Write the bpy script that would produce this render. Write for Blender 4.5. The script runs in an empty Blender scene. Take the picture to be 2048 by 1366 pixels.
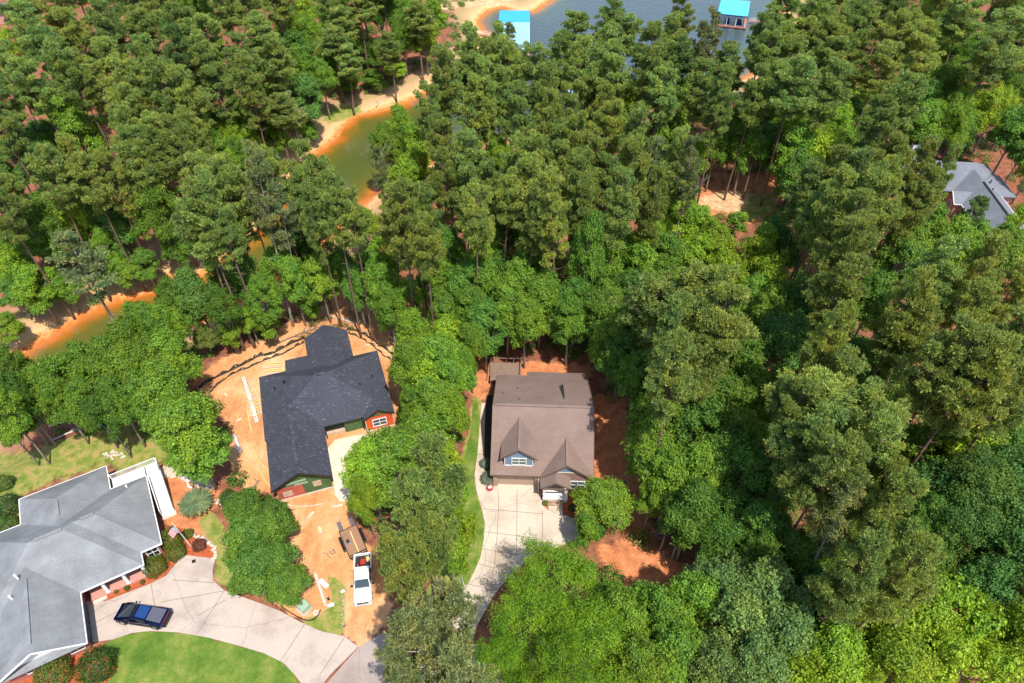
import bpy, bmesh, math, random
import numpy as np
from mathutils import Vector, Matrix
rnd = random.Random(7); nr = np.random.RandomState(11)
scene = bpy.context.scene
col = scene.collection
R = math.radians

# ------------------------------------------------------------------ camera
H, PITCH, F = 73.0, R(44), 1365.0
cd = bpy.data.cameras.new("camera"); cam = bpy.data.objects.new("camera", cd); col.objects.link(cam)
cam.location = (0, 0, H); cam.rotation_euler = (R(90) - PITCH, 0, 0)
cd.sensor_width = 36; cd.lens = 36 * F / 2048; cd.clip_end = 6000; cd.clip_start = 1
scene.camera = cam
# ------------------------------------------------------------------ light
SUN_EL, SUN_AZ = R(62), R(27)            # azimuth: to the right of straight behind the camera
w = bpy.data.worlds.new("World"); scene.world = w; w.use_nodes = True
nt = w.node_tree; bg = nt.nodes['Background']; bg.inputs['Strength'].default_value = 0.15
sky = nt.nodes.new('ShaderNodeTexSky'); sky.sky_type = 'NISHITA'; sky.sun_disc = False
sky.sun_elevation = SUN_EL; sky.sun_rotation = R(180) - SUN_AZ
nt.links.new(sky.outputs[0], bg.inputs[0])
sd = bpy.data.lights.new("sun", 'SUN'); sd.energy = 3.9; sd.angle = R(0.5); sd.color = (1, .96, .88)
sun = bpy.data.objects.new("sun", sd); col.objects.link(sun)
sv = Vector((math.sin(SUN_AZ) * math.cos(SUN_EL), -math.cos(SUN_AZ) * math.cos(SUN_EL), math.sin(SUN_EL)))
sun.rotation_euler = sv.to_track_quat('Z', 'Y').to_euler(); sun.location = (0, 0, 120)
scene.view_settings.view_transform = 'Standard'; scene.view_settings.look = 'None'
scene.view_settings.exposure = 0.6; scene.view_settings.gamma = 1
scene.render.engine = 'CYCLES'
scene.cycles.max_bounces = 6; scene.cycles.diffuse_bounces = 3; scene.cycles.glossy_bounces = 2
scene.cycles.transmission_bounces = 3; scene.cycles.transparent_max_bounces = 4

# ------------------------------------------------------------------ where things in the photo stand
sp, cp = math.sin(PITCH), math.cos(PITCH)
def up(u, v, z=0.0):
    a = (u - 1024) / F; b = (v - 683) / F
    t = (H - z) / (sp + b * cp)
    return (a * t, (cp - b * sp) * t)
def depth(x, y, z): return y * cp - (z - H) * sp

# ------------------------------------------------------------------ materials
def mat(name, base=(.5, .5, .5), rough=.8, metal=0, noise=None, bump=None, spec=.3):
    m = bpy.data.materials.new(name); m.use_nodes = True
    n = m.node_tree; b = n.nodes['Principled BSDF']
    b.inputs['Base Color'].default_value = (*base, 1); b.inputs['Roughness'].default_value = rough
    b.inputs['Metallic'].default_value = metal; b.inputs['Specular IOR Level'].default_value = spec
    tc = n.nodes.new('ShaderNodeTexCoord')
    if noise:
        sc_, amt = noise
        t = n.nodes.new('ShaderNodeTexNoise'); t.inputs['Scale'].default_value = sc_; t.inputs['Detail'].default_value = 5
        t.inputs['Roughness'].default_value = .65
        n.links.new(tc.outputs['Object'], t.inputs['Vector'])
        r = n.nodes.new('ShaderNodeValToRGB'); r.color_ramp.elements[0].position = .3; r.color_ramp.elements[1].position = .7
        r.color_ramp.elements[0].color = (*[c * (1 - amt) for c in base], 1)
        r.color_ramp.elements[1].color = (*[min(1, c * (1 + amt)) for c in base], 1)
        n.links.new(t.outputs['Fac'], r.inputs['Fac']); n.links.new(r.outputs['Color'], b.inputs['Base Color'])
    if bump:
        t2 = n.nodes.new('ShaderNodeTexNoise'); t2.inputs['Scale'].default_value = bump[0]; t2.inputs['Detail'].default_value = 4
        n.links.new(tc.outputs['Object'], t2.inputs['Vector'])
        bp = n.nodes.new('ShaderNodeBump'); bp.inputs['Strength'].default_value = bump[1]; bp.inputs['Distance'].default_value = .1
        n.links.new(t2.outputs['Fac'], bp.inputs['Height']); n.links.new(bp.outputs['Normal'], b.inputs['Normal'])
    return m
class NT:
    """little helper for node graphs"""
    def __init__(s, m): s.m = m; s.n = m.node_tree; s.b = s.n.nodes['Principled BSDF']
    def node(s, t, **k):
        x = s.n.nodes.new(t)
        for a, v in k.items():
            if hasattr(x, a) and a not in x.inputs.keys(): setattr(x, a, v)
        return x
    def link(s, a, b): s.n.links.new(a, b)
    def noise(s, vec, scale, detail=5, rough=.6):
        t = s.node('ShaderNodeTexNoise'); t.inputs['Scale'].default_value = scale; t.inputs['Detail'].default_value = detail
        t.inputs['Roughness'].default_value = rough
        if vec is not None: s.link(vec, t.inputs['Vector'])
        return t.outputs['Fac']
    def ramp(s, fac, pts):
        r = s.node('ShaderNodeValToRGB'); e = r.color_ramp.elements
        while len(e) < len(pts): e.new(.5)
        for i, (p, c) in enumerate(pts): e[i].position = p; e[i].color = (*c, 1) if len(c) == 3 else c
        s.link(fac, r.inputs['Fac']); return r.outputs['Color']
    def mix(s, f, a, b, bt='MIX'):
        x = s.node('ShaderNodeMix'); x.data_type = 'RGBA'; x.blend_type = bt
        for sock, val in ((x.inputs[0], f), (x.inputs[6], a), (x.inputs[7], b)):
            if isinstance(val, (int, float)): sock.default_value = val
            elif isinstance(val, tuple): sock.default_value = (*val, 1) if len(val) == 3 else val
            else: s.link(val, sock)
        return x.outputs[2]
    def math(s, op, a, b=0.0, c=0.0, clamp=False):
        x = s.node('ShaderNodeMath'); x.operation = op; x.use_clamp = clamp
        for i, val in enumerate((a, b, c)):
            if isinstance(val, (int, float)): x.inputs[i].default_value = val
            else: s.link(val, x.inputs[i])
        return x.outputs[0]
    def attr(s, name):
        x = s.node('ShaderNodeAttribute'); x.attribute_name = name; return x
    def obj(s): return s.node('ShaderNodeTexCoord').outputs['Object']
    def bump(s, h, strength, dist=.05):
        x = s.node('ShaderNodeBump'); x.inputs['Strength'].default_value = strength; x.inputs['Distance'].default_value = dist
        s.link(h, x.inputs['Height']); s.link(x.outputs['Normal'], s.b.inputs['Normal'])

def roof_mat(name, base, streak=0.0, stain=0.12, angle=0):
    m = mat(name, base, .9, spec=.15); k = NT(m); o = k.obj()
    n1 = k.noise(o, .35, 4, .6); n2 = k.noise(o, 9, 3, .7)
    c = k.ramp(n1, [(.3, tuple(x * (1 - stain) for x in base)), (.7, tuple(x * (1 + stain) for x in base))])
    f = k.ramp(n2, [(.35, (.9, .9, .9)), (.65, (1.09, 1.09, 1.09))])
    c = k.mix(1.0, c, f, 'MULTIPLY')
    br = k.node('ShaderNodeTexBrick'); br.inputs['Scale'].default_value = 1.0
    br.inputs['Brick Width'].default_value = .9; br.inputs['Row Height'].default_value = .22; br.inputs['Mortar Size'].default_value = .018
    br.inputs['Color1'].default_value = (1, 1, 1, 1); br.inputs['Color2'].default_value = (.9, .9, .9, 1); br.inputs['Mortar'].default_value = (.76, .76, .76, 1)
    k.link(o, br.inputs['Vector']); c = k.mix(.8, c, k.mix(1.0, c, br.outputs['Color'], 'MULTIPLY'))
    if streak:
        mp = k.node('ShaderNodeMapping'); mp.inputs['Rotation'].default_value = (0, 0, R(35)); mp.inputs['Scale'].default_value = (1.1, 4.5, 1.5)
        k.link(o, mp.inputs['Vector'])
        v = k.noise(mp.outputs[0], 1.6, 2, .5)
        c = k.mix(k.ramp(v, [(.62, (0, 0, 0)), (.70, (streak,) * 3)]), c, (.26, .27, .32))
    k.link(c, k.b.inputs['Base Color']); k.bump(n2, .4, .03)
    return m
def brick_mat(name, c1, c2, mortar, bw=.24, rh=.08):
    m = mat(name, c1, .85); k = NT(m); o = k.obj()
    s = k.node('ShaderNodeSeparateXYZ'); k.link(o, s.inputs[0]); c = k.node('ShaderNodeCombineXYZ')
    k.link(k.math('ADD', s.outputs[0], s.outputs[1]), c.inputs[0]); k.link(s.outputs[2], c.inputs[1])
    br = k.node('ShaderNodeTexBrick'); br.inputs['Scale'].default_value = 1; br.inputs['Brick Width'].default_value = bw
    br.inputs['Row Height'].default_value = rh; br.inputs['Mortar Size'].default_value = .012
    for nme, v in (('Color1', c1), ('Color2', c2), ('Mortar', mortar)): br.inputs[nme].default_value = (*v, 1)
    k.link(c.outputs[0], br.inputs['Vector']); k.link(br.outputs['Color'], k.b.inputs['Base Color'])
    return m
def siding_mat(name, base, step=.18, vertical=True):
    m = mat(name, base, .7); k = NT(m); o = k.obj()
    s = k.node('ShaderNodeSeparateXYZ'); k.link(o, s.inputs[0])
    a = k.math('ADD', s.outputs[0], s.outputs[1]) if vertical else s.outputs[2]
    f = k.math('FRACT', k.math('DIVIDE', a, step))
    c = k.ramp(f, [(0, tuple(x * .6 for x in base)), (.14, base)]); k.link(c, k.b.inputs['Base Color'])
    return m
def concrete_mat(name, base, stain=(.45, .38, .33)):
    m = mat(name, base, .9, spec=.2); k = NT(m); o = k.obj()
    n1 = k.noise(o, .22, 6, .62); n2 = k.noise(o, 6, 4, .7)
    c = k.ramp(n1, [(.32, stain), (.52, base), (.75, tuple(min(1, x * 1.1) for x in base))])
    c = k.mix(1.0, c, k.ramp(n2, [(.3, (.9, .9, .9)), (.7, (1.08, 1.08, 1.08))]), 'MULTIPLY')
    vo = k.node('ShaderNodeTexVoronoi'); vo.feature = 'DISTANCE_TO_EDGE'; vo.inputs['Scale'].default_value = .16
    nn = k.node('ShaderNodeTexNoise'); nn.inputs['Scale'].default_value = .7; k.link(o, nn.inputs['Vector'])
    k.link(k.mix(.35, o, nn.outputs['Color']), vo.inputs['Vector'])
    c = k.mix(k.ramp(vo.outputs['Distance'], [(.0, (.45, .45, .45)), (.006, (0, 0, 0))]), c, (.18, .14, .12))
    k.link(c, k.b.inputs['Base Color']); return m

M = {}
M['white'] = mat('white_paint', (.78, .78, .77), .5)
M['trim'] = mat('cream_trim', (.62, .56, .46), .6)
M['browntrim'] = mat('brown_trim', (.16, .11, .085), .6)
M['glass'] = mat('dark_glass', (.02, .03, .035), .06, spec=.8)
M['glass_green'] = mat('reflecting_glass', (.10, .16, .13), .1, spec=.8)
M['black'] = mat('black_plastic', (.012, .012, .013), .5)
M['rubber'] = mat('rubber', (.02, .02, .02), .85)
M['metal'] = mat('metal', (.45, .46, .47), .35, .8)
M['dkmetal'] = mat('dark_metal', (.05, .045, .042), .5, .5)
M['roofA'] = roof_mat('brown_shingles', (.245, .172, .145))
M['roofB'] = roof_mat('charcoal_shingles', (.058, .061, .078), streak=.5)
M['roofC'] = roof_mat('grey_shingles', (.235, .242, .252), stain=.22)
M['roofD'] = roof_mat('slate_shingles', (.19, .20, .23))
M['brickA'] = brick_mat('brown_brick', (.30, .15, .12), (.24, .11, .09), (.30, .24, .2))
M['stoneA'] = brick_mat('tan_stone', (.42, .30, .20), (.28, .18, .12), (.4, .33, .26), .4, .2)
M['brickC'] = brick_mat('red_brick', (.36, .09, .06), (.28, .07, .05), (.4, .25, .2))
M['brickD'] = brick_mat('pink_brick', (.52, .24, .18), (.44, .19, .14), (.5, .38, .3))
M['porchred'] = brick_mat('coral_brick_paving', (.62, .20, .13), (.55, .16, .10), (.5, .25, .2), .3, .1)
M['blue_siding'] = siding_mat('blue_siding', (.20, .27, .38), .2)
M['garageA'] = siding_mat('taupe_door', (.40, .28, .22), .55, False)
M['garageC'] = siding_mat('navy_door', (.06, .075, .10), .55, False)
M['osb_orange'] = mat('orange_sheathing', (.62, .09, .02), .8, noise=(2, .15))
M['osb_green'] = mat('green_sheathing', (.07, .13, .045), .8, noise=(1.5, .3))
M['osb_red'] = mat('red_sheathing', (.40, .10, .07), .8, noise=(1.5, .25))
M['wrap'] = mat('pale_boarding', (.50, .36, .27), .7, noise=(2, .2))
M['conc'] = concrete_mat('pinkish_concrete', (.47, .385, .325), (.32, .25, .21))
M['concA'] = concrete_mat('cream_concrete', (.56, .465, .365), (.41, .32, .24))
M['road'] = concrete_mat('road_surface', (.36, .29, .25), (.28, .22, .19))
M['pad'] = mat('pale_gravel', (.66, .56, .42), .95, noise=(1.2, .18), bump=(8, .5))
M['mulch'] = mat('red_mulch', (.42, .10, .035), .95, noise=(3, .35), bump=(12, .8))
M['shadowmulch'] = mat('mulch_painted_shadow', (.05, .035, .028), .95, noise=(3, .3))  # mulch with the house's shadow put into its dark colour
M['joint'] = mat('joint', (.20, .15, .12), .9)
M['wood'] = mat('weathered_wood', (.22, .15, .11), .85, noise=(3, .25))
M['lumber'] = mat('new_lumber', (.72, .52, .22), .8, noise=(2, .15))
M['palewood'] = mat('bleached_wood', (.55, .48, .40), .85, noise=(3, .2))
M['deckwood'] = siding_mat('brown_planks', (.33, .18, .105), .16)
M['stone'] = mat('pale_rock', (.58, .47, .37), .9, noise=(2, .3), bump=(5, .6))
M['silt'] = mat('silt_fabric', (.055, .045, .035), .9, noise=(1, .3))
M['blue_roof'] = mat('blue_metal_roof', (.03, .40, .72), .45, noise=(.4, .08))
M['teal_roof'] = mat('teal_metal_roof', (.10, .48, .58), .45, noise=(.4, .08))
M['pale_blue_roof'] = mat('pale_blue_roof', (.30, .55, .66), .5, noise=(.4, .1))
M['dkblue'] = mat('dark_blue', (.01, .025, .14), .35, spec=.6)
M['dock_red'] = mat('red_dock_boards', (.34, .13, .08), .85, noise=(2, .2))
M['red'] = mat('red_paint', (.38, .035, .025), .5)
M['yellow'] = mat('yellow_hose', (.75, .55, .22), .6)
M['boxgreen'] = mat('utility_green', (.30, .42, .28), .6, noise=(3, .08))
M['bark_pine'] = mat('pine_bark', (.19, .115, .085), .95, noise=(2.5, .35), bump=(6, .8))
M['bark_grey'] = mat('grey_bark', (.27, .23, .19), .95, noise=(2, .3), bump=(6, .6))
M['carwhite'] = mat('white_car_paint', (.80, .80, .80), .22, spec=.6)
M['carblue'] = mat('navy_wrap', (.010, .016, .085), .16, .75, spec=.8)
M['carglass'] = mat('tinted_glass', (.035, .05, .055), .05, spec=1.0)
M['covergrey'] = mat('grey_bed_cover', (.085, .085, .115), .6)

def leaf_mat(name, trans=.35, var=.35, spec=.25):
    m = bpy.data.materials.new(name); m.use_nodes = True; n = m.node_tree; n.nodes.clear()
    out = n.nodes.new('ShaderNodeOutputMaterial'); oi = n.nodes.new('ShaderNodeObjectInfo'); ge = n.nodes.new('ShaderNodeNewGeometry')
    mr = n.nodes.new('ShaderNodeMapRange'); mr.inputs['To Min'].default_value = 1 - var; mr.inputs['To Max'].default_value = 1 + var
    n.links.new(ge.outputs['Random Per Island'], mr.inputs['Value'])
    mx = n.nodes.new('ShaderNodeVectorMath'); mx.operation = 'SCALE'
    n.links.new(oi.outputs['Color'], mx.inputs[0]); n.links.new(mr.outputs[0], mx.inputs['Scale'])
    # clump-sized hue drift between fresher and duller leaves
    tc = n.nodes.new('ShaderNodeTexCoord'); no = n.nodes.new('ShaderNodeTexNoise'); no.inputs['Scale'].default_value = .38; no.inputs['Detail'].default_value = 4
    n.links.new(tc.outputs['Object'], no.inputs['Vector'])
    cr = n.nodes.new('ShaderNodeValToRGB'); cr.color_ramp.elements[0].position = .35; cr.color_ramp.elements[1].position = .65
    cr.color_ramp.elements[0].color = (.72, .84, .95, 1); cr.color_ramp.elements[1].color = (1.32, 1.16, .95, 1)
    n.links.new(no.outputs['Fac'], cr.inputs[0])
    m2 = n.nodes.new('ShaderNodeVectorMath'); m2.operation = 'MULTIPLY'
    n.links.new(mx.outputs[0], m2.inputs[0]); n.links.new(cr.outputs[0], m2.inputs[1])
    b = n.nodes.new('ShaderNodeBsdfPrincipled'); b.inputs['Roughness'].default_value = .5; b.inputs['Specular IOR Level'].default_value = spec
    t = n.nodes.new('ShaderNodeBsdfTranslucent'); ms = n.nodes.new('ShaderNodeMixShader'); ms.inputs[0].default_value = trans
    n.links.new(m2.outputs[0], b.inputs['Base Color']); n.links.new(m2.outputs[0], t.inputs['Color'])
    n.links.new(b.outputs[0], ms.inputs[1]); n.links.new(t.outputs[0], ms.inputs[2]); n.links.new(ms.outputs[0], out.inputs[0])
    return m
M['leaf'] = leaf_mat('leaves', .42, .45)
M['needle'] = leaf_mat('needles', .42, .5, .35)

# ------------------------------------------------------------------ object helpers
def tag(o, label=None, cat=None, group=None, kind=None):
    if label: o['label'] = label
    if cat: o['category'] = cat
    if group: o['group'] = group
    if kind: o['kind'] = kind
    return o
def empty(name, loc=(0, 0, 0), rz=0, label=None, cat=None, group=None):
    o = bpy.data.objects.new(name, None); col.objects.link(o); o.empty_display_size = .3
    o.location = loc; o.rotation_euler = (0, 0, rz); tag(o, label, cat, group); return o
class MB:
    def __init__(s): s.v = []; s.f = []; s.mi = []; s.cur = 0
    def poly(s, pts):
        i = len(s.v); s.v += [tuple(p) for p in pts]; s.f.append(tuple(range(i, i + len(pts)))); s.mi.append(s.cur)
    def prism(s, pts, h, down=False):
        """closed solid: pts (3D, counter-clockwise seen from above) and the same moved by h in z"""
        n = len(pts); i = len(s.v); d = -h if down else h
        lo = [(p[0], p[1], p[2] + min(d, 0)) for p in pts]; hi = [(p[0], p[1], p[2] + max(d, 0)) for p in pts]
        s.v += lo + hi
        s.f.append(tuple(range(i + n - 1, i - 1, -1))); s.f.append(tuple(range(i + n, i + 2 * n)))
        for k in range(n):
            j = (k + 1) % n; s.f.append((i + k, i + j, i + n + j, i + n + k))
        s.mi += [s.cur] * (n + 2)
    def box(s, c, d, rz=0, rx=0, ry=0):
        m = Matrix.Translation(c) @ Matrix.Rotation(rz, 4, 'Z') @ Matrix.Rotation(ry, 4, 'Y') @ Matrix.Rotation(rx, 4, 'X')
        i = len(s.v); a, b, e = d[0] / 2, d[1] / 2, d[2] / 2
        for x, y, z in ((-a, -b, -e), (a, -b, -e), (a, b, -e), (-a, b, -e), (-a, -b, e), (a, -b, e), (a, b, e), (-a, b, e)):
            s.v.append(tuple(m @ Vector((x, y, z))))
        for q in ((3, 2, 1, 0), (4, 5, 6, 7), (0, 1, 5, 4), (1, 2, 6, 5), (2, 3, 7, 6), (3, 0, 4, 7)): s.f.append(tuple(i + t for t in q)); s.mi.append(s.cur)
    def bar(s, p, q, wd, ht=None):
        p, q = Vector(p), Vector(q); d = q - p; L = d.length
        if L < 1e-5: return
        ht = ht or wd; qt = d.to_track_quat('X', 'Z').to_matrix().to_4x4(); m = Matrix.Translation((p + q) / 2) @ qt
        i = len(s.v); a, b, e = L / 2, wd / 2, ht / 2
        for x, y, z in ((-a, -b, -e), (a, -b, -e), (a, b, -e), (-a, b, -e), (-a, -b, e), (a, -b, e), (a, b, e), (-a, b, e)):
            s.v.append(tuple(m @ Vector((x, y, z))))
        for t in ((3, 2, 1, 0), (4, 5, 6, 7), (0, 1, 5, 4), (1, 2, 6, 5), (2, 3, 7, 6), (3, 0, 4, 7)): s.f.append(tuple(i + k for k in t)); s.mi.append(s.cur)
    def tube(s, pts, rad, n=8, cap=True):
        pts = [Vector(p) for p in pts]; rad = rad if isinstance(rad, (list, tuple)) else [rad] * len(pts)
        i0 = len(s.v); ref = Vector((0, 0, 1))
        for k, p in enumerate(pts):
            d = (pts[min(k + 1, len(pts) - 1)] - pts[max(k - 1, 0)]).normalized()
            r_ = ref if abs(d.dot(ref)) < .95 else Vector((1, 0, 0))
            a = d.cross(r_).normalized(); b = d.cross(a)
            if k and a.dot(pa) < 0: a, b = -a, -b
            pa = a
            for j in range(n):
                t = 2 * math.pi * j / n; s.v.append(tuple(p + (a * math.cos(t) + b * math.sin(t)) * rad[k]))
        for k in range(len(pts) - 1):
            for j in range(n):
                a0 = i0 + k * n + j; b0 = i0 + k * n + (j + 1) % n; s.f.append((a0, b0, b0 + n, a0 + n)); s.mi.append(s.cur)
        if cap:
            s.f.append(tuple(i0 + j for j in range(n))[::-1]); e = i0 + (len(pts) - 1) * n; s.f.append(tuple(e + j for j in range(n))); s.mi += [s.cur] * 2
    def loft(s, rings, cap=True):
        n = len(rings[0]); i0 = len(s.v)
        for r_ in rings: s.v += [tuple(p) for p in r_]
        for k in range(len(rings) - 1):
            for j in range(n):
                a0 = i0 + k * n + j; b0 = i0 + k * n + (j + 1) % n; s.f.append((a0, b0, b0 + n, a0 + n)); s.mi.append(s.cur)
        if cap:
            s.f.append(tuple(i0 + j for j in range(n))[::-1]); e = i0 + (len(rings) - 1) * n; s.f.append(tuple(e + j for j in range(n))); s.mi += [s.cur] * 2
    def build(s, name, mats, parent=None, smooth=False, bevel=0):
        me = bpy.data.meshes.new(name); me.from_pydata(s.v, [], s.f)
        mats = mats if isinstance(mats, (list, tuple)) else [mats]
        for m_ in mats: me.materials.append(m_)
        me.polygons.foreach_set('material_index', s.mi)
        bm = bmesh.new(); bm.from_mesh(me); bmesh.ops.recalc_face_normals(bm, faces=bm.faces); bm.to_mesh(me); bm.free()
        if smooth: me.polygons.foreach_set('use_smooth', [True] * len(me.polygons))
        me.update(); o = bpy.data.objects.new(name, me); col.objects.link(o)
        if parent: o.parent = parent
        if bevel:
            b = o.modifiers.new('bevel', 'BEVEL'); b.width = bevel; b.segments = 2; b.limit_method = 'ANGLE'
        return o
def quads(name, V, mats, parent=None, mi=None):
    """V: (n,4,3) array of separate quads"""
    n = len(V); me = bpy.data.meshes.new(name); me.vertices.add(n * 4); me.vertices.foreach_set('co', V.astype(np.float32).ravel())
    me.loops.add(n * 4); me.loops.foreach_set('vertex_index', np.arange(n * 4, dtype=np.int32))
    me.polygons.add(n); me.polygons.foreach_set('loop_start', np.arange(0, n * 4, 4, dtype=np.int32))
    me.polygons.foreach_set('loop_total', np.full(n, 4, dtype=np.int32))
    for m_ in (mats if isinstance(mats, list) else [mats]): me.materials.append(m_)
    me.update(); me.validate()
    o = bpy.data.objects.new(name, me)
    if parent is not False:
        col.objects.link(o)
        if parent: o.parent = parent
    return o

# ------------------------------------------------------------------ the lake, the cove and the terrain
WZ = -5.0
left_bank = [(1150, -170), (1118, -60), (1105, 0), (1085, 14), (1068, 24), (1035, 29), (1003, 16), (975, 24), (958, 42), (966, 60), (982, 72), (975, 105),
    (940, 145), (885, 172), (857, 184), (833, 198), (800, 212), (757, 226), (714, 234), (690, 255), (676, 278), (650, 298), (628, 312), (600, 348), (572, 395),
    (540, 445), (505, 480), (470, 512), (435, 540), (395, 560), (345, 560), (330, 580), (285, 592), (236, 605), (215, 612), (171, 632), (140, 655), (85, 685), (38, 714), (0, 752), (-60, 800), (-140, 840)]
right_bank = [(-140, 920), (-60, 875), (0, 815), (60, 778), (140, 760), (190, 745), (250, 718), (300, 688), (370, 655), (440, 622), (500, 590), (560, 558), (610, 520), (660, 475), (700, 438), (728, 405),
    (755, 380), (785, 352), (830, 336), (890, 318), (960, 302), (1040, 282), (1100, 262), (1170, 246), (1240, 226), (1310, 208), (1390, 192), (1450, 170), (1500, 150), (1530, 110), (1545, 70), (1560, 30), (1580, -20), (1610, -170)]
water_poly = np.array([up(u, v, WZ) for u, v in left_bank[::1]] + [up(u, v, WZ) for u, v in right_bank])
far = [(400.0, 900.0), (-60.0, 900.0)]
wp = np.vstack([water_poly, np.array(far)])
def seg_dist(P, poly, closed=True):
    P = np.asarray(P, float); d = np.full(len(P), 1e9); n = len(poly)
    for i in range(n if closed else n - 1):
        a = poly[i]; b = poly[(i + 1) % n]; ab = b - a; t = np.clip(((P - a) @ ab) / (ab @ ab + 1e-12), 0, 1)
        d = np.minimum(d, np.hypot(*(P - a - t[:, None] * ab).T))
    return d
def inside(P, poly):
    P = np.asarray(P, float); c = np.zeros(len(P), bool); n = len(poly)
    for i in range(n):
        x1, y1 = poly[i]; x2, y2 = poly[(i + 1) % n]
        k = ((y1 > P[:, 1]) != (y2 > P[:, 1])) & (P[:, 0] < (x2 - x1) * (P[:, 1] - y1) / (y2 - y1 + 1e-12) + x1)
        c ^= k
    return c
def sdf(P, poly):                       # positive outside
    d = seg_dist(P, poly); return np.where(inside(P, poly), -d, d)
def sst(x, a, b):
    t = np.clip((x - a) / (b - a), 0, 1); return t * t * (3 - 2 * t)
house_flat = [(-46, 40, 17), (-27, 60, 20), (4, 56, 15), (-40, 32, 20), (-20, 40, 15), (87, 112, 24)]
def terrain(P):
    d = sdf(P, wp)
    h = np.where(d > 0, WZ + 5.0 * (0.25 * np.clip(d / 5, 0, 1) + .75 * sst(d, 2, 24)), WZ - np.minimum(-d * .3, 2.5))
    und = .25 * np.sin(P[:, 0] * .11 + 1) * np.sin(P[:, 1] * .09) + .2 * np.sin(P[:, 0] * .05 - P[:, 1] * .07)
    k = np.ones(len(P))
    for x, y, r in house_flat: k = np.minimum(k, sst(np.hypot(P[:, 0] - x, P[:, 1] - y), r, r + 10))
    h = np.where(d > 8, h + und * k * np.clip((d - 8) / 10, 0, 1), h)
    h = np.where(d > 3, h * k + (1 - k) * np.maximum(h, 0), h)
    return h, d
xs = np.concatenate([np.linspace(-1500, -150, 14), np.arange(-130, 170.1, .6), np.linspace(190, 1500, 14)])
ys = np.concatenate([np.linspace(-900, 0, 10), np.arange(16, 262.1, .6), np.linspace(280, 1500, 14)])
GX, GY = np.meshgrid(xs, ys); GP = np.stack([GX.ravel(), GY.ravel()], 1)
gh, gd = terrain(GP)
gh_ = gh.reshape(GX.shape)
def ground(x, y):
    i = int(np.clip(np.searchsorted(xs, x) - 1, 0, len(xs) - 2)); j = int(np.clip(np.searchsorted(ys, y) - 1, 0, len(ys) - 2))
    fx = (x - xs[i]) / (xs[i + 1] - xs[i]); fy = (y - ys[j]) / (ys[j + 1] - ys[j])
    return float((gh_[j, i] * (1 - fx) + gh_[j, i + 1] * fx) * (1 - fy) + (gh_[j + 1, i] * (1 - fx) + gh_[j + 1, i + 1] * fx) * fy)
def upT(u, v, dz=0.0):
    z = 0.0
    for _ in range(9):
        x, y = up(u, v, z + dz); z = .5 * z + .5 * ground(x, y)
    return x, y, ground(x, y)
def P2(pts): return np.array([upT(u, v)[:2] for u, v in pts])

site = P2([(385, 765), (430, 725), (500, 692), (560, 655), (610, 622), (665, 600), (720, 605), (760, 625), (803, 655), (815, 700), (800, 760), (800, 830), (806, 880), (770, 905), (735, 960), (725, 1010),
    (705, 1060), (745, 1100), (775, 1160), (785, 1220), (760, 1262), (718, 1296), (690, 1274), (686, 1210), (640, 1165), (600, 1140), (575, 1080), (575, 1010), (545, 985), (500, 985), (465, 945), (452, 900), (455, 850), (430, 800)])
site2 = P2([(545, 1205), (600, 1130), (660, 1150), (690, 1200), (650, 1225), (625, 1243), (590, 1236)])
grassA = P2([(0, 905), (70, 900), (150, 870), (215, 860), (285, 850), (335, 890), (330, 925), (240, 948), (212, 930), (100, 965), (36, 995), (40, 1045), (0, 1060), (-60, 1080), (-60, 930)])
grassB = P2([(650, 1140), (690, 1170), (688, 1275), (625, 1258), (595, 1243), (650, 1225), (665, 1195)])
grassC = P2([(395, 1040), (425, 1020), (450, 1060), (455, 1110), (480, 1180), (440, 1170), (428, 1150), (432, 1118), (437, 1100), (410, 1070)])
grassD = P2([(945, 790), (963, 800), (957, 908), (948, 951), (953, 982), (963, 1016), (972, 1047), (970, 1078), (962, 1119), (941, 1163), (905, 1225), (860, 1240), (840, 1200), (870, 1150), (890, 1110), (880, 1060), (870, 1010), (885, 960), (920, 920), (938, 860)])
clay = [P2(q) for q in ([(1190, 790), (1245, 790), (1265, 880), (1290, 960), (1305, 1060), (1250, 1070), (1190, 990), (1185, 900)],
    [(1190, 1095), (1260, 1080), (1330, 1105), (1400, 1150), (1400, 1190), (1330, 1200), (1240, 1190)], [(930, 730), (1060, 722), (1180, 730), (1180, 760), (990, 760), (965, 800), (940, 790)],
    [(1425, 345), (1555, 350), (1570, 400), (1520, 450), (1420, 430), (1380, 400), (1400, 370)], [(1700, 290), (1770, 285), (1850, 310), (1850, 330), (1700, 325)],
    [(660, 560), (880, 590), (900, 660), (800, 690), (720, 640), (640, 610)], [(320, 370), (365, 390), (370, 450), (330, 430)], [(560, 300), (640, 270), (640, 320), (590, 350)],
    [(300, 930), (420, 930), (440, 1000), (400, 1060), (360, 1080), (330, 1040), (300, 960)], [(380, 1055), (440, 1060), (440, 1120), (370, 1112), (340, 1130), (320, 1160), (290, 1160), (320, 1110)])]
sandpatch = [P2([(880, 20), (960, 10), (1010, 10), (1100, -20), (1110, -60), (880, -60)]), P2([(1440, 385), (1500, 380), (1490, 420), (1440, 425), (1380, 400)])]
def msk(poly, soft=1.0):
    m = np.zeros(len(GP)); lo = poly.min(0) - 3; hi = poly.max(0) + 3
    k = (GP[:, 0] > lo[0]) & (GP[:, 0] < hi[0]) & (GP[:, 1] > lo[1]) & (GP[:, 1] < hi[1])
    if k.any(): m[k] = np.clip(.5 - sdf(GP[k], poly) / (2 * soft), 0, 1)
    return m
mS = np.maximum(msk(site, 1.2), msk(site2)); mG = np.maximum.reduce([msk(grassA, 2.5), msk(grassB, .6), msk(grassC, .8), msk(grassD, .5)])
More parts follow.
